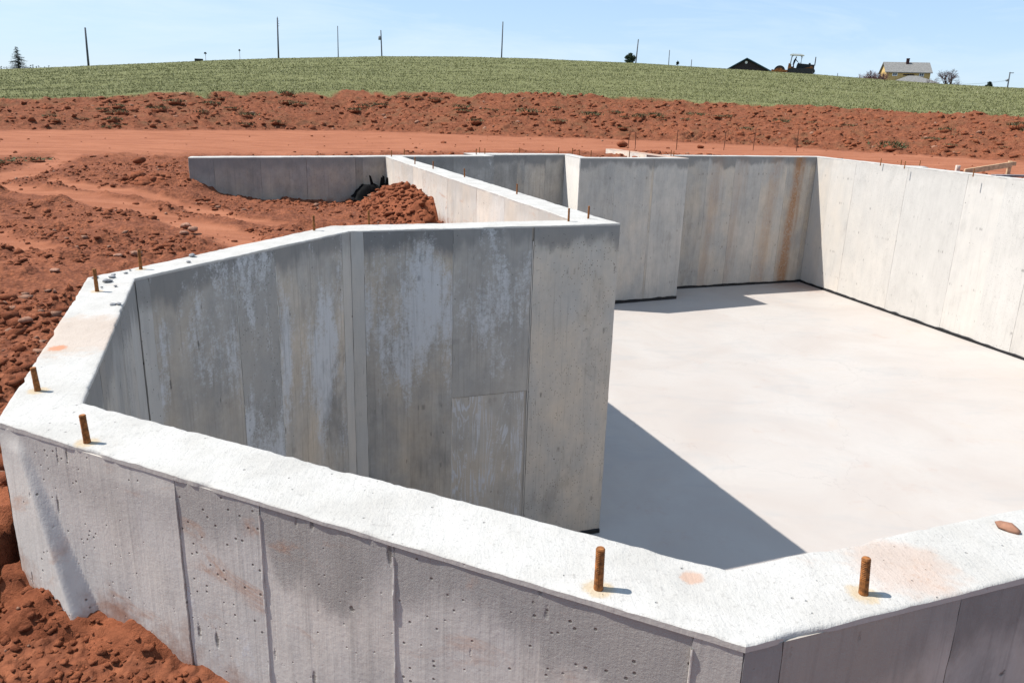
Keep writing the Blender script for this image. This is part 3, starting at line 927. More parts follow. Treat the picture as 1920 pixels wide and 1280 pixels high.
# ------------------------------------------------------------------ TERRAIN
ZC = np.array([(-1.3, 1.75, -.46), (-.95, 1.6, -.47), (-.7, 1.5, -.53), (-.3, 1.15, -.62), (0, 0, -.65), (-2, 1, -.48), (-3, 3, -.48), (-4, 6, -.45), (-1.9, 4.5, -.5), (-1.2, 6.5, -.55),
    (-.9, 9.0, -.56), (-2.5, 11.5, -.66), (-3.4, 10.9, -.62), (-3.8, 10.75, -.52), (-4.36, 10.4, -.31), (-4.8, 11.2, -.25), (-7, 8, -.4), (-6, 12, -.27), (-3, 13.5, -.28),
    (-1, 14.8, -.16), (1, 15.8, -.11), (3, 17, -.07), (6, 17.5, -.08), (8, 15, -.14), (9, 12, -.2), (9, 5, -.4), (5, -2, -.65), (0, -5, -.65), (-8, 0, -.5), (-12, 10, -.4),
    (-8, 18, -.28), (0, 20, -.13), (8, 19, -.06), (20, 10, -.2), (-16, 20, -.35), (0, 30, -.1)])
def pix_curve(pts):
    """image curve -> (azimuth, elevation slope) arrays"""
    az, sl = [], []
    for px, py in pts:
        d = ray(px, py)
        az.append(math.atan2(d.x, d.y)); sl.append(d.z / math.hypot(d.x, d.y))
    return np.array(az), np.array(sl)
BB = pix_curve([(-200, 243), (0, 243), (350, 243), (640, 244), (800, 249), (960, 255), (1200, 262), (1400, 271), (1600, 283), (1920, 302), (2100, 312)])
BBZ = np.interp(BB[0], [-.7, 0, .7], [-.30, -.10, -.02])
BBR = (BBZ - CAM_H) / BB[1]
BT = pix_curve([(-200, 192), (0, 187), (160, 184), (280, 176), (420, 174), (640, 171), (850, 176), (1000, 178), (1160, 183), (1280, 187), (1480, 198), (1600, 206), (1750, 212), (1920, 217), (2100, 224)])
CR = pix_curve([(-200, 141), (0, 131), (200, 122.5), (400, 113.5), (520, 109.5), (716, 106), (860, 106.5), (1000, 110), (1200, 119), (1400, 131.5), (1530, 140), (1640, 148.5), (1760, 157.5), (1920, 166), (2100, 178)])
R_CREST = 130.0

POLY = [(P0i + P0o) / 2, (P1i + P1o) / 2, (Ri + Ro) / 2, (Ki + Ko) / 2, uv(9.58, 16.13), uv(9.58, 15.23), uv(7.15, 15.06), uv(7.28, 16.15), uv(5.1, 15.95), uv(5.1, 15.5), uv(3.17, 15.1), uv(3.24, 6.46), (P3i + P3o) / 2, (P2i + P2o) / 2]
SEGS = [(POLY[i], POLY[(i + 1) % len(POLY)]) for i in range(len(POLY))] + [((S0 + S0b) / 2, (S1 + S1b) / 2), ((Of + Ob_) / 2, (Wr + Wl) / 2)]
def inside(x, y):
    r = np.zeros(np.shape(x), bool)
    for a, c in [(POLY[i], POLY[(i + 1) % len(POLY)]) for i in range(len(POLY))]:
        if a.y == c.y: continue
        k = ((a.y > y) != (c.y > y)) & (x < (c.x - a.x) * (y - a.y) / (c.y - a.y) + a.x)
        r ^= k
    return r
def dseg(x, y, a, c):
    dx, dy = c.x - a.x, c.y - a.y
    t = np.clip(((x - a.x) * dx + (y - a.y) * dy) / (dx * dx + dy * dy), 0, 1)
    return np.hypot(x - a.x - t * dx, y - a.y - t * dy)
def track(pts, z=-.42):
    return [Vector(at_z(px, py, z)[:2]) for px, py in pts]
TRACKS = [(track([(-120, 352), (0, 357), (94, 368), (187, 380), (258, 389), (351, 411), (396, 417), (470, 438)]), .24),
          (track([(-60, 342), (30, 335), (70, 322), (105, 303), (150, 281), (230, 262)], -.36), .30),
          (track([(100, 350), (190, 363), (280, 372), (400, 392), (520, 405)]), .15),
          (track([(-60, 430), (0, 445), (47, 456), (98, 468)], -.45), .17)]

def terrain(x, y, micro=True, full=False):
    """height, compact mask, grass mask"""
    x = np.asarray(x, float); y = np.asarray(y, float)
    r = np.hypot(x, y)
    az = np.arctan2(x, y)
    num = np.zeros_like(x); den = np.zeros_like(x)
    for cx, cy, cz in ZC:
        w = 1.0 / ((x - cx) ** 2 + (y - cy) ** 2 + .12) ** 1.6
        num += w * cz; den += w
    zn = num / den
    azc = np.clip(az, -.62, .62)
    rbb = np.interp(azc, BB[0], BBR)
    zbb = np.interp(azc, BB[0], BBZ)
    wob = fbm(az * 24, r * 0 + 2, 4, 5) * .9
    rbt = rbb + 6.0 + 1.2 * np.sin(az * 5)
    zbt = CAM_H + np.interp(azc, BT[0], BT[1]) * rbt
    zcr = CAM_H + np.interp(azc, CR[0], CR[1]) * R_CREST
    k = sstep(rbb - 4, rbb, r)
    z = zn * (1 - k) + zbb * k
    t = np.clip((r - rbb) / (rbt - rbb), 0, 1)
    zb = zbb + (zbt - zbb) * (0.30 * t + 0.70 * t ** 1.0) 
    # lip: steep last part under the turf
    zb = zb + .10 * np.sin(t * math.pi * 2) * (zbt - zbb) * .6
    z = np.where(r > rbb, zb, z)
    tf = np.clip((r - rbt) / (R_CREST - rbt), 0, 1)
    zf = zbt + (zcr - zbt) * (tf + .16 * tf * (1 - tf))
    z = np.where(r > rbt, zf, z)
    tb = np.clip(r - R_CREST, 0, 400)
    z = np.where(r > R_CREST, zcr + .5 * (1 - np.exp(-tb / 15)) - np.clip(r - 420, 0, 1e9) * .03, z)
    back = sstep(1.3, 2.0, np.abs(az))
    z = np.where(r > rbb - 4, z * (1 - back) + (-.5) * back, z)
    # masks
    comp = np.zeros_like(x)
    for pl, wd in TRACKS:
        d = np.full(x.shape, 1e9)
        for i in range(len(pl) - 1):
            d = np.minimum(d, dseg(x, y, pl[i], pl[i + 1]))
        d = d + fbm(x * 2.2, y * 2.2, 3, 21) * .12
        comp = np.maximum(comp, 1 - sstep(wd * .55, wd * 1.25, d))
    r_road = np.interp(azc, [-.7, -.35, -.1, .1, .3, .45, .7], [16.6, 16.8, 17.0, 17.0, 16.8, 15.6, 13.8])
    road = sstep(r_road - .8, r_road + 1.2, r + wob * .8) * (1 - sstep(rbb - .9, rbb - .1, r + wob * .3))
    comp = np.maximum(comp, road * .95)
    edge = rbt + .9 * fbm(az * 30, r * 0 + 7, 5, 13) + .35 * fbm(x * 2.3, y * 2.3, 3, 14)
    grass = sstep(edge - .15, edge + .25, r)
    if micro:
        rough = (1 - comp * .92) * (1 - grass)
        bank = sstep(rbb - .4, rbb + .3, r) * (1 - grass)
        a = .030 * fbm(x * 1.6, y * 1.6, 3, 1) + .022 * fbm(x * 5, y * 5, 3, 2, .55) + .026 * np.abs(fbm(x * 11, y * 11, 4, 3, .65)) + .008 * fbm(x * 40, y * 40, 2, 4)
        cl = np.clip(fbm(x * 3.1, y * 3.1, 4, 8, .65) - .10, 0, 1) * .11
        z = z + a * (rough * (1 + .8 * bank)) + cl * rough * (1 + .3 * bank) - .02 * comp * (1 - road)
        z = z + bank * (.10 * fbm(x * .9, y * 2.2, 5, 9, .62))
        z = z + comp * (.014 * fbm(x * .9, y * 5.0, 4, 10) + .004 * fbm(x * 22, y * 22, 3, 12))
        z = z + grass * (.08 * fbm(x * .25, y * .25, 3, 15) + .012 * fbm(x * 3, y * 3, 2, 16)) * (1 - sstep(60, 120, r) * .7)
        # crawler prints across the lower bank
        for (ax, ay, bx, by) in ((1290, 262, 1500, 272), (520, 212, 640, 218), (690, 205, 800, 212), (500, 187, 640, 184)):
            pa, pb = at_r(ax, ay, float(np.interp(math.atan2(ray(ax, ay).x, ray(ax, ay).y), BB[0], BBR)) + (0.8 if ay > 240 else 3.2)), at_r(bx, by, float(np.interp(math.atan2(ray(bx, by).x, ray(bx, by).y), BB[0], BBR)) + (0.8 if ay > 240 else 3.2))
            d = dseg(x, y, Vector(pa[:2]), Vector(pb[:2]))
            dr = (Vector(pb[:2]) - Vector(pa[:2])).normalized()
            s = (x - pa.x) * dr.x + (y - pa.y) * dr.y
            z = z + (1 - sstep(.22, .34, d)) * (.035 * np.clip(np.sin(s * 2 * math.pi / .21) * 2, -1, 1) - .03)
    # keep below the wall tops beside the walls
    near = np.full(x.shape, 1e9)
    for a, c in SEGS:
        near = np.minimum(near, dseg(x, y, a, c))
    cap = -.035 + np.clip(near - .12, 0, 1) * .6
    z = np.where(near < 1.0, np.minimum(z, cap), z)
    bk_ = sstep(rbb - .4, rbb + .3, r) * (1 - grass)
    return (z, comp, grass, near, bk_) if full else (z, comp, grass, near)

def rings():
    r = [.12]
    while r[-1] < 3000:
        q = r[-1]
        if q < 1.0: st = .05
        elif q < 3.2: st = .014
        elif q < 8: st = .032
        elif q < 18: st = .045
        elif q < 31: st = .05
        elif q < 45: st = .12
        elif q < 128: st = .12 + (q - 45) * .02
        elif q < 150: st = 1.0
        else: st = q * .12
        r.append(q + st)
    return np.array(r)
RR = rings()
azf = np.radians(np.linspace(-46, 46, 860))
azc_ = np.radians(np.concatenate([np.arange(-180, -46, 1.0), [], ]))
azs = np.concatenate([azc_, azf, np.radians(np.arange(47, 180, 1.0))])
Rg, Ag = np.meshgrid(RR, azs, indexing='ij')
Xg, Yg = Rg * np.sin(Ag), Rg * np.cos(Ag)
zt, ct, gt, nt, bt_ = terrain(Xg.ravel(), Yg.ravel(), full=True)
V = np.column_stack([Xg.ravel(), Yg.ravel(), zt])
na = len(azs)
i, j = np.meshgrid(np.arange(len(RR) - 1), np.arange(na), indexing='ij')
a = (i * na + j).ravel(); c = (i * na + (j + 1) % na).ravel()
F = np.column_stack([a, c, c + na, a + na])[:, ::-1]
ins = inside(Xg.ravel(), Yg.ravel())
F = F[~ins[F].all(axis=1)]
ground = link('ground', mesh_np('ground', V, F, {'compact': ct, 'grass': gt, 'bank': bt_}), MS, None, True)
tag(ground, kind='structure')

# ------------------------------------------------------------------ clods, stones, heaps
def ico(sub):
    bm = bmesh.new()
    bmesh.ops.create_icosphere(bm, subdivisions=sub, radius=1.0)
    v = np.array([x.co[:] for x in bm.verts]); f = np.array([[q.index for q in p.verts] for p in bm.faces])
    bm.free()
    return v, f
ICO1, ICO2, ICO3 = ico(1), ico(2), ico(3)
def lumps(P, S, base=ICO1, flat=(.55, .8), jit=.36, tint=None, seed=1):
    rg = np.random.default_rng(seed)
    v, f = base
    n, m = len(P), len(v)
    sc = np.column_stack([S * rg.uniform(.8, 1.35, n), S * rg.uniform(.8, 1.25, n), S * rg.uniform(*flat, n)])
    a = rg.uniform(0, 6.28, n)
    jj = jit if m < 20 else jit * .42
    lob = np.einsum('nk,mk->nm', rg.normal(0, 2.4, (n, 3)), v) + rg.uniform(0, 6, (n, 1))
    vv = v[None] * (1 + rg.normal(0, jj, (n, m, 1)).clip(-.5, .5) + (.22 * np.sin(lob))[..., None])
    vv = vv * sc[:, None, :]
    ca, sa = np.cos(a)[:, None], np.sin(a)[:, None]
    x = vv[..., 0] * ca - vv[..., 1] * sa; y = vv[..., 0] * sa + vv[..., 1] * ca
    W = np.stack([x, y, vv[..., 2]], -1) + P[:, None, :]
    F = (f[None] + (np.arange(n) * m)[:, None, None]).reshape(-1, 3)
    tn = np.repeat(tint if tint is not None else np.zeros(n), m)
    return W.reshape(-1, 3), F, tn

def scatter(n, rmin, rmax, amin, amax, size, seed, power=1.0, accept=None):
    rg = np.random.default_rng(seed)
    u = rg.uniform(0, 1, n)
    r = (rmin ** power + u * (rmax ** power - rmin ** power)) ** (1 / power)
    a = np.radians(rg.uniform(amin, amax, n))
    x, y = r * np.sin(a), r * np.cos(a)
    z, cm, gr, nr = terrain(x, y)
    k = (~inside(x, y)) & (nr > .13) & (rg.uniform(0, 1, n) > cm * .93) & (gr < .5)
    if accept is not None: k &= accept(x, y, r)
    s = size[0] * (size[1] / size[0]) ** (rg.uniform(0, 1, n) ** 2.4)
    return np.column_stack([x, y, z + s * .12])[k], s[k]
def patchy(f, t, sd):
    return lambda x, y, r: fbm(x * f, y * f, 3, sd) > t
parts = []
A_, S_ = scatter(9000, 1.0, 2.6, -75, -8, (.003, .012), 1); parts.append((A_, S_, ICO2))
A_, S_ = scatter(22000, 2.4, 14, -45, 2, (.007, .034), 2, 1.0, patchy(.9, -.12, 5)); parts.append((A_, S_, ICO1))
A_, S_ = scatter(7000, 2.4, 14, -45, 2, (.012, .055), 12, 1.2, patchy(.7, .12, 6)); parts.append((A_, S_, ICO1))
A_, S_ = scatter(15000, 15, 31, -42, 42, (.018, .10), 3, 1.0, lambda x, y, r: r > np.interp(np.clip(np.arctan2(x, y), -.6, .6), BB[0], BBR) - .2); parts.append((A_, S_, ICO1))
A_, S_ = scatter(1500, 13.5, 24, -42, 42, (.015, .05), 4); parts.append((A_, S_, ICO1))
A_, S_ = scatter(1600, 15.2, 17.2, 8, 34, (.02, .07), 14); parts.append((A_, S_, ICO1))
Vs, Fs, Ts, off_ = [], [], [], 0
for k, (P, S, base) in enumerate(parts):
    tint = (np.random.default_rng(50 + k).uniform(0, 1, len(P)) > (.985 if k == 0 else .95)).astype(float)
    v, f, t = lumps(P, S, base, seed=20 + k, tint=tint)
    Vs.append(v); Fs.append(f + off_); Ts.append(t); off_ += len(v)
clods = link('loose_clods', mesh_np('loose_clods', np.vstack(Vs), np.vstack(Fs), {'tint': np.concatenate(Ts)}), MC)
tag(clods, 'crumbly red soil clods strewn over the bare ground and bank', 'clods', kind='stuff')

# heap of soil against the long wall, and the one at the foot of the near bay wall
def heap(name, cx, cy, sx, sy, fn, label, res, seed, nclod, cs):
    nx, ny = int(2 * sx / res), int(2 * sy / res)
    X, Y = np.meshgrid(np.linspace(cx - sx, cx + sx, nx), np.linspace(cy - sy, cy + sy, ny), indexing='ij')
    X = X.ravel(); Y = Y.ravel()
    zt, _, _, nr = terrain(X, Y)
    def top(X, Y, zt):
        hgt = fn(X, Y)
        z = hgt + (.05 * fbm(X * 6, Y * 6, 4, seed, .6) + .04 * np.abs(fbm(X * 14, Y * 14, 4, seed + 3, .65)) + .012 * np.abs(fbm(X * 42, Y * 42, 3, seed + 4, .6)))
        return z
    z = top(X, Y, zt) - .6 * np.maximum(sstep(.75, 1, np.abs(X - cx) / sx), sstep(.75, 1, np.abs(Y - cy) / sy))
    m = ny
    i, j = np.meshgrid(np.arange(nx - 1), np.arange(ny - 1), indexing='ij')
    a = (i * m + j).ravel()
    F = np.column_stack([a, a + m, a + m + 1, a + 1])
    ins_ = inside(X, Y)
    keep = (z > zt - .03) & ~ins_
    F = F[keep[F].any(axis=1)]
    V = np.column_stack([X, Y, np.maximum(z, zt - .05)])
    used = np.unique(F); mp_ = np.full(len(V), -1); mp_[used] = np.arange(len(used))
    root = empty(name, (cx, cy, float(zt.min())))
    tag(root, label, 'soil heap')
    me = mesh_np('soil', V[used] - np.array([cx, cy, float(zt.min())]), mp_[F], {'tint': np.zeros(len(used))})
    link('soil', me, MC, root, True)
    rg = np.random.default_rng(seed)
    x = rg.uniform(cx - sx, cx + sx, nclod); y = rg.uniform(cy - sy, cy + sy, nclod)
    zz, _, _, nr = terrain(x, y)
    ht = top(x, y, zz) - .6 * np.maximum(sstep(.75, 1, np.abs(x - cx) / sx), sstep(.75, 1, np.abs(y - cy) / sy))
    k = (ht > zz - .01) & ~inside(x, y) & (nr > .12)
    s = cs[0] * (cs[1] / cs[0]) ** (rg.uniform(0, 1, nclod) ** 2)
    v, f, t = lumps(np.column_stack([x, y, ht + s * .2])[k] - np.array([cx, cy, float(zt.min())]), s[k], ICO2 if cs[1] < .03 else ICO1, seed=seed, tint=(rg.uniform(0, 1, nclod) > .975).astype(float)[k])
    o = link('clods', mesh_np('clods', v, f, {'tint': t}), MC, root)
    o['kind'] = 'stuff'
def heap5(X, Y):
    # ridge lying along the left face of the long wall
    a, c = PJ, W5l
    d = dseg(X, Y, a, c)
    e = (c - a).normalized()
    s = (X - a.x) * e.x + (Y - a.y) * e.y
    top = np.interp(s, [3.2, 3.55, 3.9, 4.6, 5.3, 6.0, 6.4, 6.9], [-.95, -.62, -.34, -.27, -.30, -.40, -.62, -.9])
    return top - np.clip(d - .15, 0, 9) * .62
heap('soil_heap', -1.75, 10.3, 1.1, 1.9, heap5, 'heap of crumbly red soil piled against the sunlit long wall', .025, 5, 2600, (.014, .06))
def heapA(X, Y):
    d = dseg(X, Y, P0o, P1o)
    e = (P1o - P0o).normalized()
    s = (X - P0o.x) * e.x + (Y - P0o.y) * e.y
    top = np.interp(s, [-1.2, -.3, 0, .12, .3, .48, .62, .70, .8], [-.55, -.44, -.452, -.438, -.482, -.462, -.512, -.56, -.75])
    return top - np.clip(d - .02, 0, 9) * .38 - np.clip(d - .35, 0, 9) * .1
heap('soil_heap', -1.2, 1.35, .75, .65, heapA, 'heap of moist red soil at the foot of the near bay wall', .009, 15, 3200, (.003, .012))
def heapL(X, Y):
    d = dseg(X, Y, P0o, P2o)
    e = (P2o - P0o).normalized()
    s = (X - P0o.x) * e.x + (Y - P0o.y) * e.y
    top = np.interp(s, [-.3, 0, .3, .7, 1.0], [-.6, -.36, -.33, -.42, -.7])
    return top - np.clip(d - .10, 0, 9) * .5
heap('soil_heap', -1.75, 2.15, .5, .75, heapL, 'low heap of red soil outside the left wall of the bay', .02, 25, 200, (.012, .04))
def heap6(X, Y):
    d = np.hypot((X + 4.75) / 1.05, (Y - 10.35) / .6)
    return -.23 - .42 * d ** 1.4
heap('soil_heap', -4.7, 10.35, 1.2, .8, heap6, 'clumpy soil heap at the free end of the low far wall', .03, 35, 420, (.02, .10))

# single stones one can point at
def stone(px, py, z, s, label, name='stone', mat=M_STONE, cat='stone', flat=.6, seed=0, group=None, on_wall=False, stretch=1.0):
    p = at_z(px, py, z)
    if not on_wall:
        for _ in range(6):
            zz = float(terrain(np.array([p.x]), np.array([p.y]))[0][0])
            p = at_z(px, py, zz)
        z = p.z
    v, f = ICO2
    rg = np.random.default_rng(seed + 100)
    d = v / np.linalg.norm(v, axis=1, keepdims=True)
    k = 1 + .16 * np.sin(d @ rg.normal(0, 2.2, 3) + rg.uniform(0, 6)) + .12 * np.sin(d @ rg.normal(0, 4, 3)) + rg.normal(0, .035, len(v))
    # chop a few facets
    w = d * k[:, None]
    for _ in range(4):
        nn = rg.normal(0, 1, 3); nn /= np.linalg.norm(nn)
        q = w @ nn
        w = w - np.outer(np.clip(q - .72, 0, 1), nn)
    w = w * np.array([s * stretch, s, s * flat])
    me = mesh_np(name, w, f)
    o = link(name, me, mat, None, True)
    o.location = (p.x, p.y, z - float(w[:, 2].min()) - .12 * s * flat)
    o.rotation_euler = (0, 0, rg.uniform(0, 6))
    return tag(o, label, cat, group)
o = stone(1889, 994, 0, .014, 'reddish pointed pebble lying on top of the near right wall', seed=3, on_wall=True, stretch=1.7, flat=.7)
o.rotation_euler = (0, 0, -.75)
o.location.z = .008
stone(349, 429, -.45, .055, 'rounded stone, the upper of a pair on bare soil beyond the bay', seed=5)
stone(362, 436, -.45, .05, 'rounded stone, the lower of a pair on bare soil beyond the bay', seed=6)
stone(345, 441, -.45, .04, 'small stone just below the pair of rounded stones', seed=7)
stone(48, 607, -.45, .035, 'small pale stone at the left edge of the soil beside the bay', seed=9)
stone(103, 510, -.45, .04, 'flat pale stone on soil left of the bay corner', seed=11, flat=.35)
stone(220, 481, -.45, .04, 'flat pale stone on soil above the bay corner', seed=12, flat=.35)
stone(256, 480, -.45, .042, 'round stone just left of a bolt on the bay wall', seed=13)
stone(262, 308, -.3, .10, 'dark soil lump near the tyre tracks', seed=14, mat=MC, name='soil_lump', cat='soil lump')
stone(1166, 276, -.1, .17, 'red soil lump behind the far jutting wall', seed=16, mat=MC, name='soil_lump', cat='soil lump')
stone(1312, 278, -.1, .09, 'small red soil lump among the stakes', seed=17, mat=MC, name='soil_lump', cat='soil lump')
stone(1066, 216, .3, .30, 'tilted rock slab in the middle of the bank', seed=18, flat=.9)
for k, (px, py, s) in enumerate([(210, 521, .016), (200, 529, .017), (213, 516, .010), (178, 522, .014), (207, 528, .012), (216, 537, .008), (191, 539, .006), (354, 492, .012), (360, 481, .018), (212, 572, .012), (223, 571, .011), (236, 513, .009), (244, 507, .006)]):
    stone(px, py, 0, s, 'grey crumb of concrete lying on top of the left bay wall', name='concrete_crumb', mat=M_CRUMB, cat='crumb', flat=.5, seed=40 + k, on_wall=True, group='concrete crumbs on the left bay wall')

# ------------------------------------------------------------------ sod clumps on the bank
def blades(P, hgt, wid, seed, lean=.5):
    rg = np.random.default_rng(seed)
    n = len(P)
    a = rg.uniform(0, 6.28, n)
    la = rg.uniform(0, 6.28, n)
    h = hgt * rg.uniform(.55, 1.3, n)
    w = wid * rg.uniform(.6, 1.3, n)
    dx, dy = np.cos(a) * w, np.sin(a) * w
    tip = P + np.column_stack([np.cos(la) * h * lean * rg.uniform(.2, 1, n), np.sin(la) * h * lean, h])
    v = np.stack([P - np.column_stack([dx, dy, 0 * dx]), P + np.column_stack([dx, dy, 0 * dx]), tip], 1).reshape(-1, 3)
    f = np.arange(3 * n).reshape(-1, 3)
    t = np.repeat(np.clip(rg.normal(.45, .25, n), 0, 1), 3)
    return v, f, t
def sod_mesh(seed):
    rg = np.random.default_rng(seed)
    v, f = ICO2
    w = v * (1 + rg.normal(0, .13, (len(v), 1))) * np.array([.15, .12, .06])
    p = np.column_stack([rg.normal(0, .09, 110), rg.normal(0, .075, 110), np.full(110, .03)])
    b, bf, bt = blades(p, .06, .010, seed, 1.1)
    return mesh_np('soil', w, f), mesh_np('grass', b, bf, {'tint': bt})
SODS = [sod_mesh(70 + k) for k in range(4)]
for a_, b_ in SODS:
    a_.materials.append(MC); b_.materials.append(M_SOD)
rg = np.random.default_rng(99)
cnt = 0
for px, py, s, lab in ((52, 303, 1.5, 'dark weedy sod lump at left between the road and the tyre tracks'), (12, 313, 1.2, 'dark weedy sod lump at the left picture edge above the tracks')):
    q = at_z(px, py, -.33)
    root = empty('sod_clump', (q.x, q.y, float(terrain(np.array([q.x]), np.array([q.y]))[0][0]) + .01), cnt)
    root.scale = (s * 1.3, s, s * .45)
    tag(root, lab, 'sod clump')
    for nm, me in zip(('soil', 'grass'), SODS[cnt]):
        o = bpy.data.objects.new(nm, me); COL.objects.link(o); o.parent = root
        if nm == 'grass': o['kind'] = 'stuff'
    cnt += 1
while cnt < 90:
    az = rg.uniform(-.57, .58)
    rb = float(np.interp(az, BB[0], BBR))
    t_ = rg.uniform(.02, .75)
    if az > .35 and rg.uniform() > .25: continue
    r_ = rb + 6 * t_
    x, y = r_ * math.sin(az), r_ * math.cos(az)
    if float(fbm(np.array([x * .55]), np.array([y * .9]), 3, 33)[0]) < -.02: continue
    z = float(terrain(np.array([x]), np.array([y]))[0][0])
    ms, mg = SODS[cnt % 4]
    root = empty('sod_clump', (x, y, z + .015), rg.uniform(0, 6))
    s = rg.uniform(.6, 1.7)
    root.scale = (s * rg.uniform(.9, 1.3), s * 1.1, s * rg.uniform(.7, 1.2))
    tag(root, 'clump of turned-over sod with dark grass on the red soil bank', 'sod clump', 'sod clumps on the bank')
    for nm, me in (('soil', ms), ('grass', mg)):
        o = bpy.data.objects.new(nm, me); COL.objects.link(o); o.parent = root
        if nm == 'grass': o['kind'] = 'stuff'
    cnt += 1

# ------------------------------------------------------------------ grass of the field
def field_grass():
    rg = np.random.default_rng(5)
    n = 70000
    az = rg.uniform(-.66, .66, n)
    rb = np.interp(az, BB[0], BBR) + 4.0
    u = rg.uniform(0, 1, n)
    r = rb * (R_CREST + 6) / ((R_CREST + 6) - u * ((R_CREST + 6) - rb))   # even over the picture's depth
    x, y = r * np.sin(az), r * np.cos(az)
    z, _, g, _ = terrain(x, y)
    k = g > .25
    P = np.column_stack([x, y, z - .01])[k]; r = r[k]
    sc = np.clip(r / 35, 1, 2.2)
    V, F, T, o_ = [], [], [], 0
    for q in range(3):
        Q = P + np.column_stack([rg.normal(0, .06, len(P)) * sc, rg.normal(0, .06, len(P)) * sc, np.zeros(len(P))])
        v, f, t = blades(Q, .055 * sc ** .7, .013 * sc, 300 + q, 1.2)
        V.append(v); F.append(f + o_); T.append(t); o_ += len(v)
    pale = np.concatenate(T)
    o = link('field_grass', mesh_np('field_grass', np.vstack(V), np.vstack(F), {'tint': pale}), M_GRASS)
    tag(o, 'short green grass with straw covering the hill behind the bank', 'grass', kind='stuff')
field_grass()

# ------------------------------------------------------------------ stakes, braces, sheet, planks near the far walls
stk = bpy.data.meshes.new('rebar_stake')
bb = MB().tube([(0, 0, -.15), (0, 0, .2), (.008, 0, .5), (.002, .004, .62)], .008, 8)
stk.from_pydata(bb.v, [], bb.f); stk.update(); stk.materials.append(M_RUST2)
for px, pt, pb, lab in [(1178, 246, 273, 'rusty steel stake, leftmost of the row behind the far walls'), (1191, 250, 278, 'rusty steel stake, second from left behind the far walls'),
                        (1268, 247, 280, 'rusty steel stake, third from left behind the far walls'), (1357, 249, 281, 'rusty steel stake, fourth from left behind the far walls'),
                        (1412, 243, 282, 'rusty steel stake, fifth from left behind the far walls'), (1493, 246, 285, 'rusty steel stake, rightmost of the row behind the far walls')]:
    p = at_z(px, pb, -.08)
    hh = (pb - pt) / FOC * math.hypot(p.x, p.y)
    o = bpy.data.objects.new('rebar_stake', stk)
    COL.objects.link(o)
    o.location = (p.x, p.y, -.08)
    o.scale = (1.2, 1.2, hh / .62)
    o.rotation_euler = (random.uniform(-.03, .03), random.uniform(-.05, .05), random.uniform(0, 6))
    tag(o, lab, 'stake', 'steel stakes behind the far walls')

def gz(x, y):
    return float(terrain(np.array([x]), np.array([y]))[0][0])
# timber brace: a post with a sloping board
pp = at_z(1889, 329, -.12)
br = tag(empty('timber_brace', (pp.x, pp.y, gz(pp.x, pp.y))), 'timber brace of a post and a sloping board behind the right wall', 'brace')
dx = pp - at_z(1840, 329, -.12)
k = pp.length / FOC
MB().box(-.030, .030, -.022, .022, -.15, 24 * k).build('post', M_WOOD, br, bevel=.003)
e = Vector((-1, -.05, 0))
MB().add([(-.78, -.05, .02), (-.78, -.012, .02), (.02, -.012, 15 * k), (.02, -.05, 15 * k), (-.78, -.05, .11), (-.78, -.012, .11), (.02, -.012, 15 * k + .09), (.02, -.05, 15 * k + .09)],
         [(0, 1, 2, 3), (4, 7, 6, 5), (0, 3, 7, 4), (1, 5, 6, 2), (0, 4, 5, 1), (3, 2, 6, 7)]).build('sloping_board', M_WOOD, br)
MB().box(.032, .10, -.02, .02, 17 * k, 23 * k).build('cleat', M_WOOD, br, bevel=.003)
pp = at_z(1794, 324, -.12)
b = MB().box(-.032, .032, -.03, .03, -.2, .11).box(-.02, .02, -.045, -.031, .05, .10)
o = b.build('timber_post', plain('pale_lumber', (.62, .52, .44), .8, .15, 18), None, bevel=.003)
o.location = (pp.x, pp.y, -.10)
tag(o, 'short pale timber post standing just behind the right wall', 'post')
# a plank at the right edge behind the wall
pl0, pl1 = at_z(1862, 332, -.02), at_z(2010, 334, -.02)
d = (pl1 - pl0).normalized(); L = (pl1 - pl0).length
b = MB().box(0, L, -.05, .05, 0, .03)
o = b.build('plank', plain('grey_plank', (.20, .17, .17), .85, .3, 14), None, bevel=.004)
o.location = (pl0.x, pl0.y, -.012); o.rotation_euler = (0, 0, math.atan2(d.y, d.x))
tag(o, 'dark weathered plank lying flat behind the right wall', 'plank')

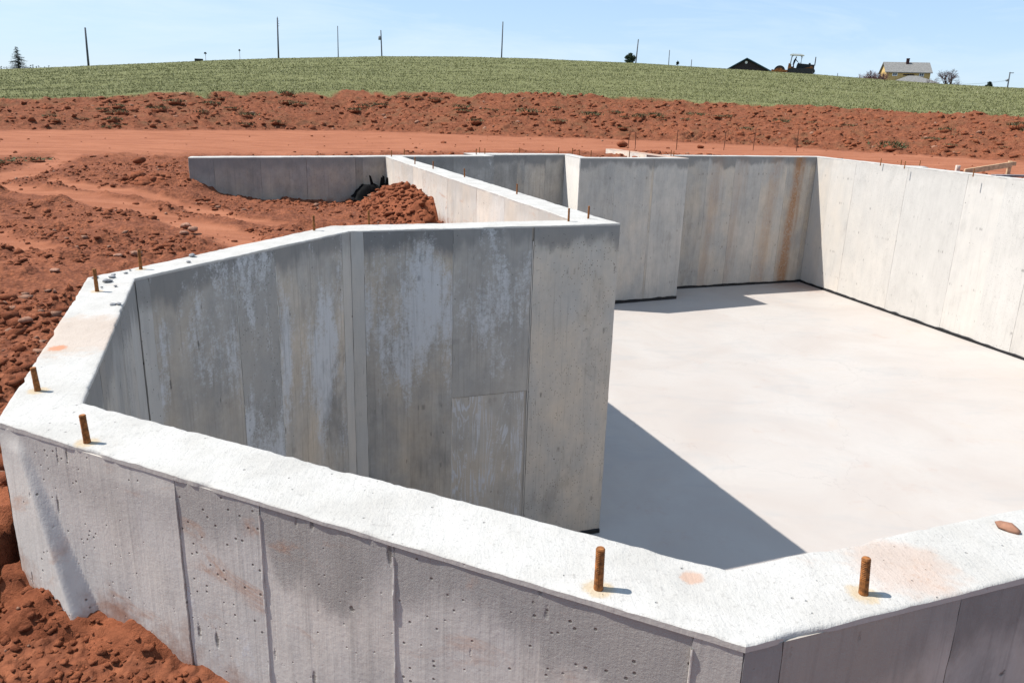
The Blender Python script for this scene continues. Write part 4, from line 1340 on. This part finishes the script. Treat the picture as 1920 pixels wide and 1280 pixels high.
# crumpled black plastic sheet in the corner of the low far wall
def sheet():
    q = uv(2.66, 14.62)
    root_p = Vector((q.x, q.y, -.62))
    nx, ny = 46, 22
    X, Y = np.meshgrid(np.linspace(-.42, .45, nx), np.linspace(-.28, .22, ny), indexing='ij')
    h = .27 * np.exp(-((X + .02) / .36) ** 4) * np.exp(-((Y - .05) / .22) ** 4)
    h = h * (1 + .25 * fbm(X * 6, Y * 6, 3, 71)) + .05 * np.abs(fbm(X * 9, Y * 5, 3, 72)) + .08 * sstep(.1, .4, X) * (h > .05)
    V = np.column_stack([X.ravel(), Y.ravel(), h.ravel()])
    i, j = np.meshgrid(np.arange(nx - 1), np.arange(ny - 1), indexing='ij')
    a = (i * ny + j).ravel()
    F = np.column_stack([a, a + ny, a + ny + 1, a + 1])
    root = tag(empty('plastic_sheet', root_p, math.atan2((S1 - S0).y, (S1 - S0).x)), 'crumpled black plastic sheet in the corner by the low far wall', 'plastic sheet')
    root.scale = (.62, .62, .80)
    link('crumpled_body', mesh_np('crumpled_body', V, F), M_PLASTIC, root, False)
    for k, (x, dx, hh) in enumerate([(.10, -.10, .44), (.28, .02, .40), (.34, .00, .43), (.41, .03, .40)]):
        b = MB().add([(x - .05, .02, .15), (x + .05, .0, .15), (x + dx + .03, .03, hh), (x + dx - .012, .035, hh + .02), (x - .05, .05, .15), (x + .05, .04, .15), (x + dx + .03, .045, hh), (x + dx - .012, .05, hh + .02)],
                     [(0, 1, 2, 3), (4, 7, 6, 5), (0, 4, 5, 1), (1, 5, 6, 2), (2, 6, 7, 3), (3, 7, 4, 0)])
        b.build('torn_flap', M_PLASTIC, root)
sheet()

# ------------------------------------------------------------------ FAR THINGS ON THE HILL
CREST_PX = [(-200, 141), (0, 131), (200, 122.5), (400, 113.5), (520, 109.5), (716, 106), (860, 106.5), (1000, 110), (1200, 119), (1400, 131.5), (1530, 140), (1640, 148.5), (1760, 157.5), (1920, 166)]
def base_at(px, r):
    d = ray(px, float(np.interp(px, [q[0] for q in CREST_PX], [q[1] for q in CREST_PX])))
    k = r / math.hypot(d.x, d.y)
    x, y = d.x * k, d.y * k
    return Vector((x, y, gz(x, y)))
def yaw(p):
    return -math.atan2(p.x, p.y)          # local +x to the right as seen from the camera
def up_h(px, py, r, zbase):
    return at_r(px, py, r).z - zbase

def pole(px_b, px_t, py_t, r, label, rad=.13, extra=None):
    p = base_at(px_b, r)
    root = tag(empty('utility_pole', p, yaw(p)), label, 'pole', 'poles along the hill')
    h = up_h(px_t, py_t, r, p.z)
    # lean that remains beyond the upright's own perspective
    tip = at_r(px_t, py_t, r)
    R = Matrix.Rotation(-yaw(p), 3, 'Z') @ (tip - p)
    b = MB().tube([(0, 0, -.4), (R.x * .5, 0, h * .5), (R.x, 0, h)], [rad, rad * .88, rad * .72], 8)
    b.build('shaft', M_POLE, root, True)
    if extra == 'transformer':
        z = h * .80
        MB().tube([(R.x * .8 - .36, 0, z - .45), (R.x * .8 - .36, 0, z + .3), (R.x * .8 - .36, 0, z + .42)], [.26, .26, .12], 10).build('transformer', M_METAL, root, True)
        MB().box(R.x * .8 - .2, R.x * .8, -.04, .04, z - .1, z + .05).build('bracket', M_METAL, root)
    if extra == 'arms':
        for f_, w_ in ((.97, .9), (.70, .8)):
            MB().box(R.x * f_ - w_ * (.9 if f_ < .9 else .2), R.x * f_ + w_ * (.1 if f_ < .9 else .9), -.06, .06, h * f_ - .08, h * f_ + .08).build('cross_arm', M_POLE, root)
        MB().tube([(R.x * .68 - .35, 0, h * .66), (R.x * .68 - .35, 0, h * .75)], .2, 8).build('transformer', M_METAL, root, True)
    if extra == 'insulator':
        MB().tube([(R.x, 0, h), (R.x, 0, h + .25)], .06, 8).build('insulator', M_METAL, root, True)
        for q in (.93, .88, .83):
            MB().tube([(R.x * q, 0, h * q), (R.x * q + .35, 0, h * q + .05)], .03, 6).build('bracket', M_METAL, root)
    return root
pole(166, 159.5, 52, 150, 'leaning bare pole, leftmost on the hill', .17)
pole(522, 520, 34, 170, 'tallest pole on the left crest with small brackets near its tip', .17, 'insulator')
pole(634, 633, 49, 200, 'thin plain pole between two taller ones left of the hilltop', .12)
pole(716.5, 714, 57, 190, 'pole with a transformer can on its left side at the hilltop', .16, 'transformer')
pole(940, 943, 41, 190, 'plain pole standing just right of the hilltop', .16)
pole(1191, 1197, 74, 210, 'leaning pole beside the small pine', .17)
pole(1254, 1255.5, 94, 240, 'short thin pole right of the small pine', .13)
pole(1296, 1297, 112, 240, 'shortest pole stump right of the small pine', .13)
pw = pole(1889.5, 1894, 135.5, 230, 'pole with arms and a transformer at the right edge', .17, 'arms')

def lamp(px, py, r, w, label):
    p = base_at(px, r)
    root = tag(empty('yard_lamp', p, yaw(p)), label, 'lamp', 'lamps on the left crest')
    h = up_h(px, py, r, p.z)
    MB().tube([(0, 0, -.3), (0, 0, h)], .06, 8).build('post', M_METAL, root, True)
    MB().prism([(-w, h), (w, h), (w * 1.15, h + .18), (w * .5, h + .42), (-w * .5, h + .42), (-w * 1.15, h + .18)], -.25, .25).build('lamp_head', M_POLE, root)
lamp(386, 101.5, 220, .30, 'short lamp on a thin post beside the dark tank')
lamp(450, 96, 220, .22, 'taller lamp on a thin post left of the tallest pole')
# dark tank on the crest
p = base_at(373, 150)
hh = up_h(373, 110.5, 150, p.z)
b = MB().box(-.68, .68, -.5, .5, -.1, hh)
o = b.build('dark_tank', M_MACHD, None, bevel=.08)
o.location = p; o.rotation_euler = (0, 0, yaw(p))
tag(o, 'low dark box-shaped tank on the left crest', 'tank')
for px, lab in ((1523, 'fence post just right of the bulldozer'), (1570, 'fence post midway between bulldozer and house')):
    p = base_at(px, 140)
    o = MB().tube([(0, 0, -.2), (0, 0, up_h(px, 134.5 if px < 1550 else 137.5, 140, p.z))], .05, 6).build('fence_post', M_POLE, None)
    o.location = p
    tag(o, lab, 'post')

# --- trees
def conifer(px, py, r, wpx, label, mat, name='spruce_tree', seed=1, tiers=26, group=None, dens=1.0, shape=1.0, trunk_vis=0.0):
    p = base_at(px, r)
    h = up_h(px, py, r, p.z)
    R = wpx * r / FOC
    rg = np.random.default_rng(seed)
    root = tag(empty(name, p, rg.uniform(0, 6)), label, 'tree', group)
    MB().tube([(0, 0, -.3), (0, 0, h * .6), (0, 0, h * .98)], [h * .022, h * .014, h * .004], 8).build('trunk', M_BARK, root, True)
    V, F = [], []
    for k in range(tiers):
        t = (k + .3) / tiers
        z = h * (.05 + trunk_vis + (.95 - trunk_vis) * t)
        rad = R * (1 - t) ** shape + h * .012
        nb = max(5, int(11 * (1 - t * .55) * dens))
        for q in range(nb):
            a = rg.uniform(0, 6.28)
            l = rad * rg.uniform(.6, 1.15)
            droop = rg.uniform(.10, .34) * l
            e = np.array([math.cos(a), math.sin(a), 0]); s = np.array([-e[1], e[0], 0])
            zz = z + rg.normal(0, h * .012)
            nn = max(4, int(l / (h * .028)))
            for i_ in range(nn):
                f = (i_ + .6) / nn
                c = e * l * f + np.array([0, 0, zz - droop * f ** 1.3 + .10 * l * f ** 3])
                for _ in range(3):
                    w = h * .030 * rg.uniform(.6, 1.3) * (1.15 - .5 * f)
                    o1 = rg.normal(0, h * .010, 3)
                    u = s * rg.choice([-1, 1]) * w * 1.6 + e * w * rg.uniform(.2, 1.2) + np.array([0, 0, -w * rg.uniform(0, .9)])
                    k0 = len(V)
                    V += [c + o1, c + o1 + u, c + o1 + e * w * 1.0 + np.array([0, 0, w * rg.uniform(-.5, .4)])]
                    F.append((k0, k0 + 1, k0 + 2))
    link('crown', mesh_np('crown', np.array(V), np.array(F)), mat, root)
    return root
conifer(36, 88, 165, 17.5, 'tall dark spruce standing on the left end of the hill', M_SPRUCE, seed=3, tiers=20, shape=.75)
far = [(3, 123), (8, 125), (13, 124), (58, 121), (62, 120), (69, 123), (73, 122), (84, 124), (92, 122)]
for k, (px, py) in enumerate(far):
    conifer(px, py, 420, 2.6, 'tiny far conifer showing over the left end of the hill', M_FARTREE, 'far_conifer', 10 + k, 9, 'far conifers behind the left crest', .6)
# bushy little pine: trunk with a few flattened foliage pads
def pad_tree(px, py, r, label, pads, seed, name='pine_tree', mat=M_PINE):
    p = base_at(px, r)
    h = up_h(px, py, r, p.z)
    k = r / FOC
    rg = np.random.default_rng(seed)
    root = tag(empty(name, p, yaw(p)), label, 'tree')
    line = up_h(px, 118, r, p.z)
    MB().tube([(0, 0, -.3), (.1, 0, h * .5), (.05, 0, h * .95)], [.22, .17, .06], 8).build('trunk', M_BARK, root, True)
    V, F = [], []
    for (dx, dz, w, hh) in pads:
        for _ in range(420):
            d = rg.normal(0, 1, 3); d /= np.linalg.norm(d); d *= rg.uniform(.2, 1) ** .4
            c = np.array([dx * k + d[0] * w * k, d[1] * w * k, h - dz * k + d[2] * hh * k])
            s = .9 * k * rg.uniform(.6, 1.4)
            k0 = len(V)
            V += [c + rg.normal(0, s, 3) for _ in range(3)]
            F.append((k0, k0 + 1, k0 + 2))
    link('crown', mesh_np('crown', np.array(V), np.array(F)), mat, root)
pad_tree(1181, 100, 220, 'small bushy pine beside a leaning pole on the crest', [(0, 2.5, 3.2, 2.2), (-3.5, 5.5, 4.5, 1.8), (3, 6.5, 5, 2), (-6, 7.5, 3, 1.2), (6.5, 7.5, 3, 1.4), (5, 10.5, 3, 2), (-4, 13, 4.5, 1.6), (1, 14.5, 5, 2.2), (-1, 9.5, 3, 2.5)], 5)
pad_tree(1270, 117, 260, 'tiny dark shrub between two short poles', [(0, 1.6, 1.1, 1.8)], 6, 'shrub', M_SPRUCE)
pad_tree(1854.5, 154.5, 200, 'small dark shrub on the crest near the right edge', [(0, 1.6, 1.6, 1.6), (.5, 5, 3.4, 3.0), (-3, 7, 2.5, 2), (-4.5, 9, 3, 1.0)], 7, 'shrub', M_SPRUCE)

def bare(px, py, r, label, seed, spread, stems, mat=M_TWIG, thick=.10, depth=5, name='bare_tree', cat='tree'):
    p = base_at(px, r)
    h = up_h(px, py, r, p.z)
    rg = random.Random(seed)
    root = tag(empty(name, p, yaw(p)), label, cat)
    trunks, twigs = MB(), MB()
    def grow(q, d, l, rad, lev):
        n = 3
        pts = [q]; dd = d
        for i_ in range(n):
            dd = (dd + Vector((rg.gauss(0, .16), rg.gauss(0, .16), rg.gauss(.03, .10)))).normalized()
            pts.append(pts[-1] + dd * l / n)
        (trunks if lev < 2 else twigs).tube(pts, [rad, rad * .88, rad * .76, rad * .62], 5 if lev < 2 else 3, False)
        if lev >= depth: return
        for _ in range(3 if lev > 0 else 4):
            t = rg.uniform(.45, 1)
            q2 = pts[1] + (pts[-1] - pts[1]) * t if t < 1 else pts[-1]
            nd = (dd + Vector((rg.gauss(0, .55), rg.gauss(0, .55), rg.gauss(.12, .35)))).normalized()
            grow(q2, nd, l * rg.uniform(.55, .78), rad * .58, lev + 1)
    for _ in range(stems):
        d = Vector((rg.uniform(-spread, spread), rg.uniform(-spread, spread), 1)).normalized()
        grow(Vector((rg.uniform(-1, 1) * spread, rg.uniform(-.6, .6) * spread, -.2)), d, h * .42, thick, 0)
    trunks.build('trunk', M_BARK, root)
    twigs.build('crown', mat, root)
bare(1778, 126, 190, 'bare leafless tree just right of the yellow house', 4, .30, 3, thick=.16)
bare(1747, 141, 190, 'thin bare sapling between the yellow house and the bare tree', 8, .3, 2, thick=.06, depth=4)
bare(1796, 144, 190, 'low bare sapling right of the bare tree', 9, .4, 2, thick=.05, depth=4)
bare(1640, 127, 185, 'dense bare brown bush left of the yellow house', 12, 1.5, 13, plain('red_twigs', (.13, .062, .058), .95, .3, 4), .10, 4, 'bare_bush', 'bush')
bare(1650, 131, 187, 'smaller bare bush tucked against the yellow house', 14, 1.0, 6, plain('red_twigs_b', (.12, .06, .055), .95, .3, 4), .10, 4, 'bare_bush', 'bush')

# --- yellow house
def house():
    r = 200.0
    p = base_at(1699, r)
    k = r / FOC
    root = tag(empty('yellow_house', p, yaw(p) + .20), 'yellow wooden house with grey gable roof and dark chimney', 'house')
    Z = lambda py: up_h(1699, py, r, p.z)
    x0, x1 = -31 * k, 34 * k
    ze, zr = Z(135.5), Z(116.5)
    dep = 7.5
    b = MB().prism([(0, -.3), (dep, -.3), (dep, ze), (dep / 2, zr - .15), (0, ze)], 0, 1)
    # gable body: outline lies in y,z, pushed along x
    vs = [(x0 if q == 0 else x1, a, z) for (a, q, z) in b.v]
    MB().add(vs, b.f).build('wall', M_YELLOW, root)
    ov = .35
    for sgn, ya, yb in ((0, -ov, dep / 2), (1, dep + ov, dep / 2)):
        za = ze - ov * (zr - ze) / (dep / 2)
        MB().add([(x0 - ov, ya, za), (x1 + ov, ya, za), (x1 + ov, yb, zr), (x0 - ov, yb, zr), (x0 - ov, ya, za + .16), (x1 + ov, ya, za + .16), (x1 + ov, yb, zr + .16), (x0 - ov, yb, zr + .16)],
                 [(3, 2, 1, 0), (4, 5, 6, 7), (0, 1, 5, 4), (1, 2, 6, 5), (2, 3, 7, 6), (3, 0, 4, 7)]).build('roof', M_ROOF, root)
    cx = 2.2 * k
    MB().box(cx - .28, cx + .28, dep / 2 - .9, dep / 2 - .3, zr - 1.6, Z(108)).box(cx - .34, cx + .34, dep / 2 - .96, dep / 2 - .24, Z(109.5), Z(108.6)).build('chimney', M_BRICK, root)
    for px in (-18.5 * k, 21 * k):
        w = MB()
        zz0, zz1 = Z(143.2), Z(136.6)
        f = .11
        w.box(px - .5, px + .5, -.09, -.003, zz0, zz0 + f).box(px - .5, px + .5, -.09, -.003, zz1 - f, zz1)
        w.box(px - .5, px - .5 + f, -.088, -.003, zz0 + f, zz1 - f).box(px + .5 - f, px + .5, -.088, -.003, zz0 + f, zz1 - f).box(px - .03, px + .03, -.08, -.003, zz0 + f, zz1 - f)
        wo_ = w.build('window', M_WHITE, root)
        MB().box(px - .5 + f, px + .5 - f, -.05, -.004, zz0 + f, zz1 - f).build('pane', M_GLASS, wo_)
    # low hipped roof of the front extension
    y0 = -4.0
    zt_, zl = Z(142.5), Z(152.5)
    xa, xb = -17 * k, 31 * k
    MB().add([(xa - 1.2, y0 - .6, zl - .4), (xb + 1.6, y0 - .6, zl - .4), (xb + 1.6, 0, zl - .4), (xa - 1.2, 0, zl - .4), (xa + 2.4, -.02, zt_), (xb - 2.4, -.02, zt_), (xa + 2.4, -1.2, zt_), (xb - 2.4, -1.2, zt_)],
             [(0, 1, 7, 6), (1, 2, 5, 7), (3, 0, 6, 4), (6, 7, 5, 4), (2, 3, 4, 5), (3, 2, 1, 0)]).build('extension_roof', M_ROOF, root)
    MB().box(xa - .6, xb + 1.0, y0, -.02, -.3, zl - .42).build('extension_wall', M_YELLOW, root)
    MB().box(xa + 1.5, xb - 2.8, -.10, -.003, zt_ + .10, zt_ + .32).build('flashing', M_DARK, root)
    MB().box(x0 - 3.2, x0 - .1, 2.0, 5.0, -.3, Z(146)).build('side_porch', plain('pale_porch', (.45, .42, .38), .8, .1, 2), root)
    return root
house()
# --- dark barn gable behind the crest
def barn():
    r = 175.0
    p = base_at(1400, r)
    k = r / FOC
    root = tag(empty('barn', p, yaw(p)), 'dark barn gable with teal roof edge rising behind the crest', 'barn')
    Z = lambda py: up_h(1400, py, r, p.z)
    zr = Z(110.8)
    za = Z(137.5)
    x0, xr, x1 = -41 * k, -1.5 * k, 47 * k
    MB().prism([(x0, -.3), (x1, -.3), (x1, za), (xr, zr - .12), (x0, za)], 0, 14).build('gable_wall', M_DARK, root)
    for (xa, xb) in ((x0 - .4, xr), (x1 + .4, xr)):
        zz = za - .25
        MB().add([(xa, -.5, zz), (xb, -.5, zr), (xb, 14.5, zr), (xa, 14.5, zz), (xa, -.5, zz + .22), (xb, -.5, zr + .22), (xb, 14.5, zr + .22), (xa, 14.5, zz + .22)],
                 [(0, 1, 2, 3), (7, 6, 5, 4), (0, 4, 5, 1), (1, 5, 6, 2), (2, 6, 7, 3), (3, 7, 4, 0)]).build('roof', M_TEAL, root)
    n = 14
    c = [(xr - .05 + .26 * math.cos(2 * math.pi * i / n), Z(117.3) + .26 * math.sin(2 * math.pi * i / n)) for i in range(n)]
    MB().prism(c, -.06, -.004).build('round_vent', M_WHITE, root)
barn()

# --- bulldozer pulling a roller, and its driver
def dozer():
    r = 141.0
    p = base_at(1476, r)
    k = r / FOC / 19.2
    root = tag(empty('bulldozer', p, yaw(p)), 'old ochre bulldozer with white canopy driving along the crest', 'bulldozer')
    zl = up_h(1490, 137, r, p.z)                 # height of the sight line over the crest
    X = lambda q: (q / 19.2 + 1440 - 1476) * r / FOC
    Z = lambda q: zl + (880 - q) * k
    for y in (-.95, .65):
        n = 28
        x0, x1, rr = X(760), X(1440), .42
        pts = [(x1 + rr * math.sin(math.pi * i / n), .45 + rr * math.cos(math.pi * i / n)) for i in range(n + 1)] + [(x0 - rr * math.sin(math.pi * i / n), .45 - rr * math.cos(math.pi * i / n)) for i in range(n + 1)]
        MB().prism(pts, y - .0, y + .32).build('track', M_MACHD, root)
    MB().prism([(X(700), .35), (X(1480), .35), (X(1480), Z(720)), (X(1330), Z(700)), (X(1080), Z(760)), (X(690), Z(700))], -.5, .5).build('chassis', M_MACH, root)
    MB().prism([(X(1050), Z(770)), (X(1490), Z(770)), (X(1490), Z(640)), (X(1470), Z(628)), (X(1085), Z(598)), (X(1050), Z(612))], -.42, .42).build('hood', M_MACHD, root)
    MB().box(X(1360), X(1440), -.46, .46, Z(860), Z(680)).build('engine_panel', M_MACH, root)
    MB().box(X(1455), X(1492), -.55, .55, Z(900), Z(650)).build('radiator', M_MACHD, root)
    MB().prism([(X(680), Z(860)), (X(790), Z(860)), (X(790), Z(640)), (X(745), Z(590)), (X(700), Z(600))], -.6, .6).build('fuel_tank', M_MACH, root)
    MB().prism([(X(930), Z(780)), (X(1050), Z(780)), (X(1050), Z(600)), (X(1000), Z(560)), (X(960), Z(620))], -.35, .35).build('dashboard', M_MACHD, root)
    MB().box(X(790), X(880), -.35, .35, Z(760), Z(690)).build('seat', M_MACHD, root)
    MB().tube([(X(1500), .05, Z(650)), (X(1502), .05, Z(385))], .075, 8).build('exhaust_stack', M_MACHD, root, True)
    MB().tube([(X(1340), -.1, Z(620)), (X(1340), -.1, Z(575))], .16, 8).build('air_cleaner', M_MACHD, root, True)
    for y in (-.62, .62):
        MB().tube([(X(752), y, Z(640)), (X(775), y, Z(400)), (X(800), y, Z(352)), (X(850), y, Z(335)), (X(1010), y, Z(335)), (X(1060), y, Z(355)), (X(1085), y, Z(400)), (X(1068), y, Z(600))], .075, 8).build('roll_bar', M_METAL, root, True)
    MB().prism([(X(715), Z(345)), (X(1150), Z(362)), (X(1150), Z(350)), (X(1060), Z(318)), (X(800), Z(305)), (X(715), Z(325))], -.85, .85).build('canopy', M_WHITE, root)
    MB().box(X(1520), X(1545), -1.2, 1.2, .1, Z(905)).build('blade', M_MACH, root)
    MB().box(X(1300), X(1525), -.75, -.62, .3, .45).build('blade_arm', M_MACH, root)
    # roller on a drawbar
    pr = root.location.copy()
    rl = tag(empty('towed_roller', p, yaw(p)), 'round ochre roller drum towed behind the bulldozer', 'roller')
    n = 32
    cx, rad = X(445), (620 - 262) / 2 * k
    czz = Z(665) - rad
    pts = [(cx + rad * math.cos(2 * math.pi * i / n), czz + rad * math.sin(2 * math.pi * i / n)) for i in range(n)]
    MB().prism(pts, -.8, .8).build('drum', M_MACHD, rl)
    pts = [(cx - .05 + rad * .74 * math.cos(2 * math.pi * i / n), czz - .12 + rad * .74 * math.sin(2 * math.pi * i / n)) for i in range(n)]
    MB().prism(pts, -.86, -.803).build('drum_face', M_MACH, rl)
    MB().box(X(195), X(690), -1.02, -.88, Z(860), Z(800)).build('frame_rail', M_MACH, rl)
    MB().box(X(195), X(690), .88, 1.02, Z(860), Z(800)).build('frame_rail', M_MACH, rl)
    MB().box(X(195), X(250), -.875, .875, Z(850), Z(790)).build('cross_beam', M_MACHD, rl)
    # driver half standing, hands on the controls
    me = bpy.data.meshes.new('person')
    J = {'pel': (X(850), 0, Z(610)), 'sp': (X(868), 0, Z(540)), 'ch': (X(885), 0, Z(470)), 'nk': (X(905), 0, Z(432)), 'hd': (X(913), 0, Z(405)), 'ht': (X(916), 0, Z(380)),
         'ls': (X(893), -.20, Z(455)), 'le': (X(925), -.24, Z(505)), 'lh': (X(975), -.20, Z(555)), 'rs': (X(893), .20, Z(455)), 're': (X(930), .24, Z(500)), 'rh': (X(985), .18, Z(550)),
         'lp': (X(848), -.11, Z(625)), 'lk': (X(862), -.12, Z(690)), 'lf': (X(845), -.12, Z(748)), 'lt': (X(875), -.12, Z(752)),
         'rp': (X(848), .11, Z(625)), 'rk': (X(858), .12, Z(690)), 'rf': (X(836), .12, Z(748)), 'rt': (X(866), .12, Z(752))}
    names = list(J)
    E = [('pel', 'sp'), ('sp', 'ch'), ('ch', 'nk'), ('nk', 'hd'), ('hd', 'ht'), ('ch', 'ls'), ('ls', 'le'), ('le', 'lh'), ('ch', 'rs'), ('rs', 're'), ('re', 'rh'),
         ('pel', 'lp'), ('lp', 'lk'), ('lk', 'lf'), ('lf', 'lt'), ('pel', 'rp'), ('rp', 'rk'), ('rk', 'rf'), ('rf', 'rt')]
    RAD = dict(pel=.16, sp=.16, ch=.18, nk=.065, hd=.105, ht=.075, ls=.085, le=.06, lh=.045, rs=.085, re=.06, rh=.045, lp=.11, lk=.08, lf=.055, lt=.04, rp=.11, rk=.08, rf=.055, rt=.04)
    me.from_pydata([J[n_] for n_ in names], [(names.index(a), names.index(b_)) for a, b_ in E], [])
    me.update()
    m = Mat('driver_clothes', .9, .1)
    zz = m.n('SeparateXYZ', i_0=m.obj()).outputs[2]
    c = m.mix(m.math('GREATER_THAN', zz, Z(608)), (.05, .065, .10), (.02, .026, .04))
    c = m.mix(m.math('GREATER_THAN', zz, Z(428)), c, (.09, .05, .035))
    c = m.mix(m.math('GREATER_THAN', zz, Z(398)), c, (.012, .012, .018))
    m.color(c)
    o = link('person', me, m.m)
    md = o.modifiers.new('skin', 'SKIN')
    for i_, n_ in enumerate(names):
        sv = me.skin_vertices[0].data[i_]
        sv.radius = (RAD[n_], RAD[n_])
        sv.use_root = (n_ == 'pel')
    sb = o.modifiers.new('sub', 'SUBSURF'); sb.levels = 1; sb.render_levels = 2
    o.location = p; o.rotation_euler = (0, 0, yaw(p))
    tag(o, 'person in dark jacket and jeans driving the bulldozer, leaning to its controls', 'person')
dozer()
# service wire from the pole at the right edge towards the house
a_ = at_r(1889, 151, 230); c_ = at_r(1745, 156.5, 203)
pts = []
for i_ in range(15):
    t = i_ / 14
    q = a_.lerp(c_, t); q.z -= 1.1 * 4 * t * (1 - t) * .45
    pts.append(q)
o = MB().tube(pts, .022, 5).build('overhead_wire', M_POLE, None, True)
tag(o, 'thin overhead wire sagging from the right edge pole towards the house', 'wire')
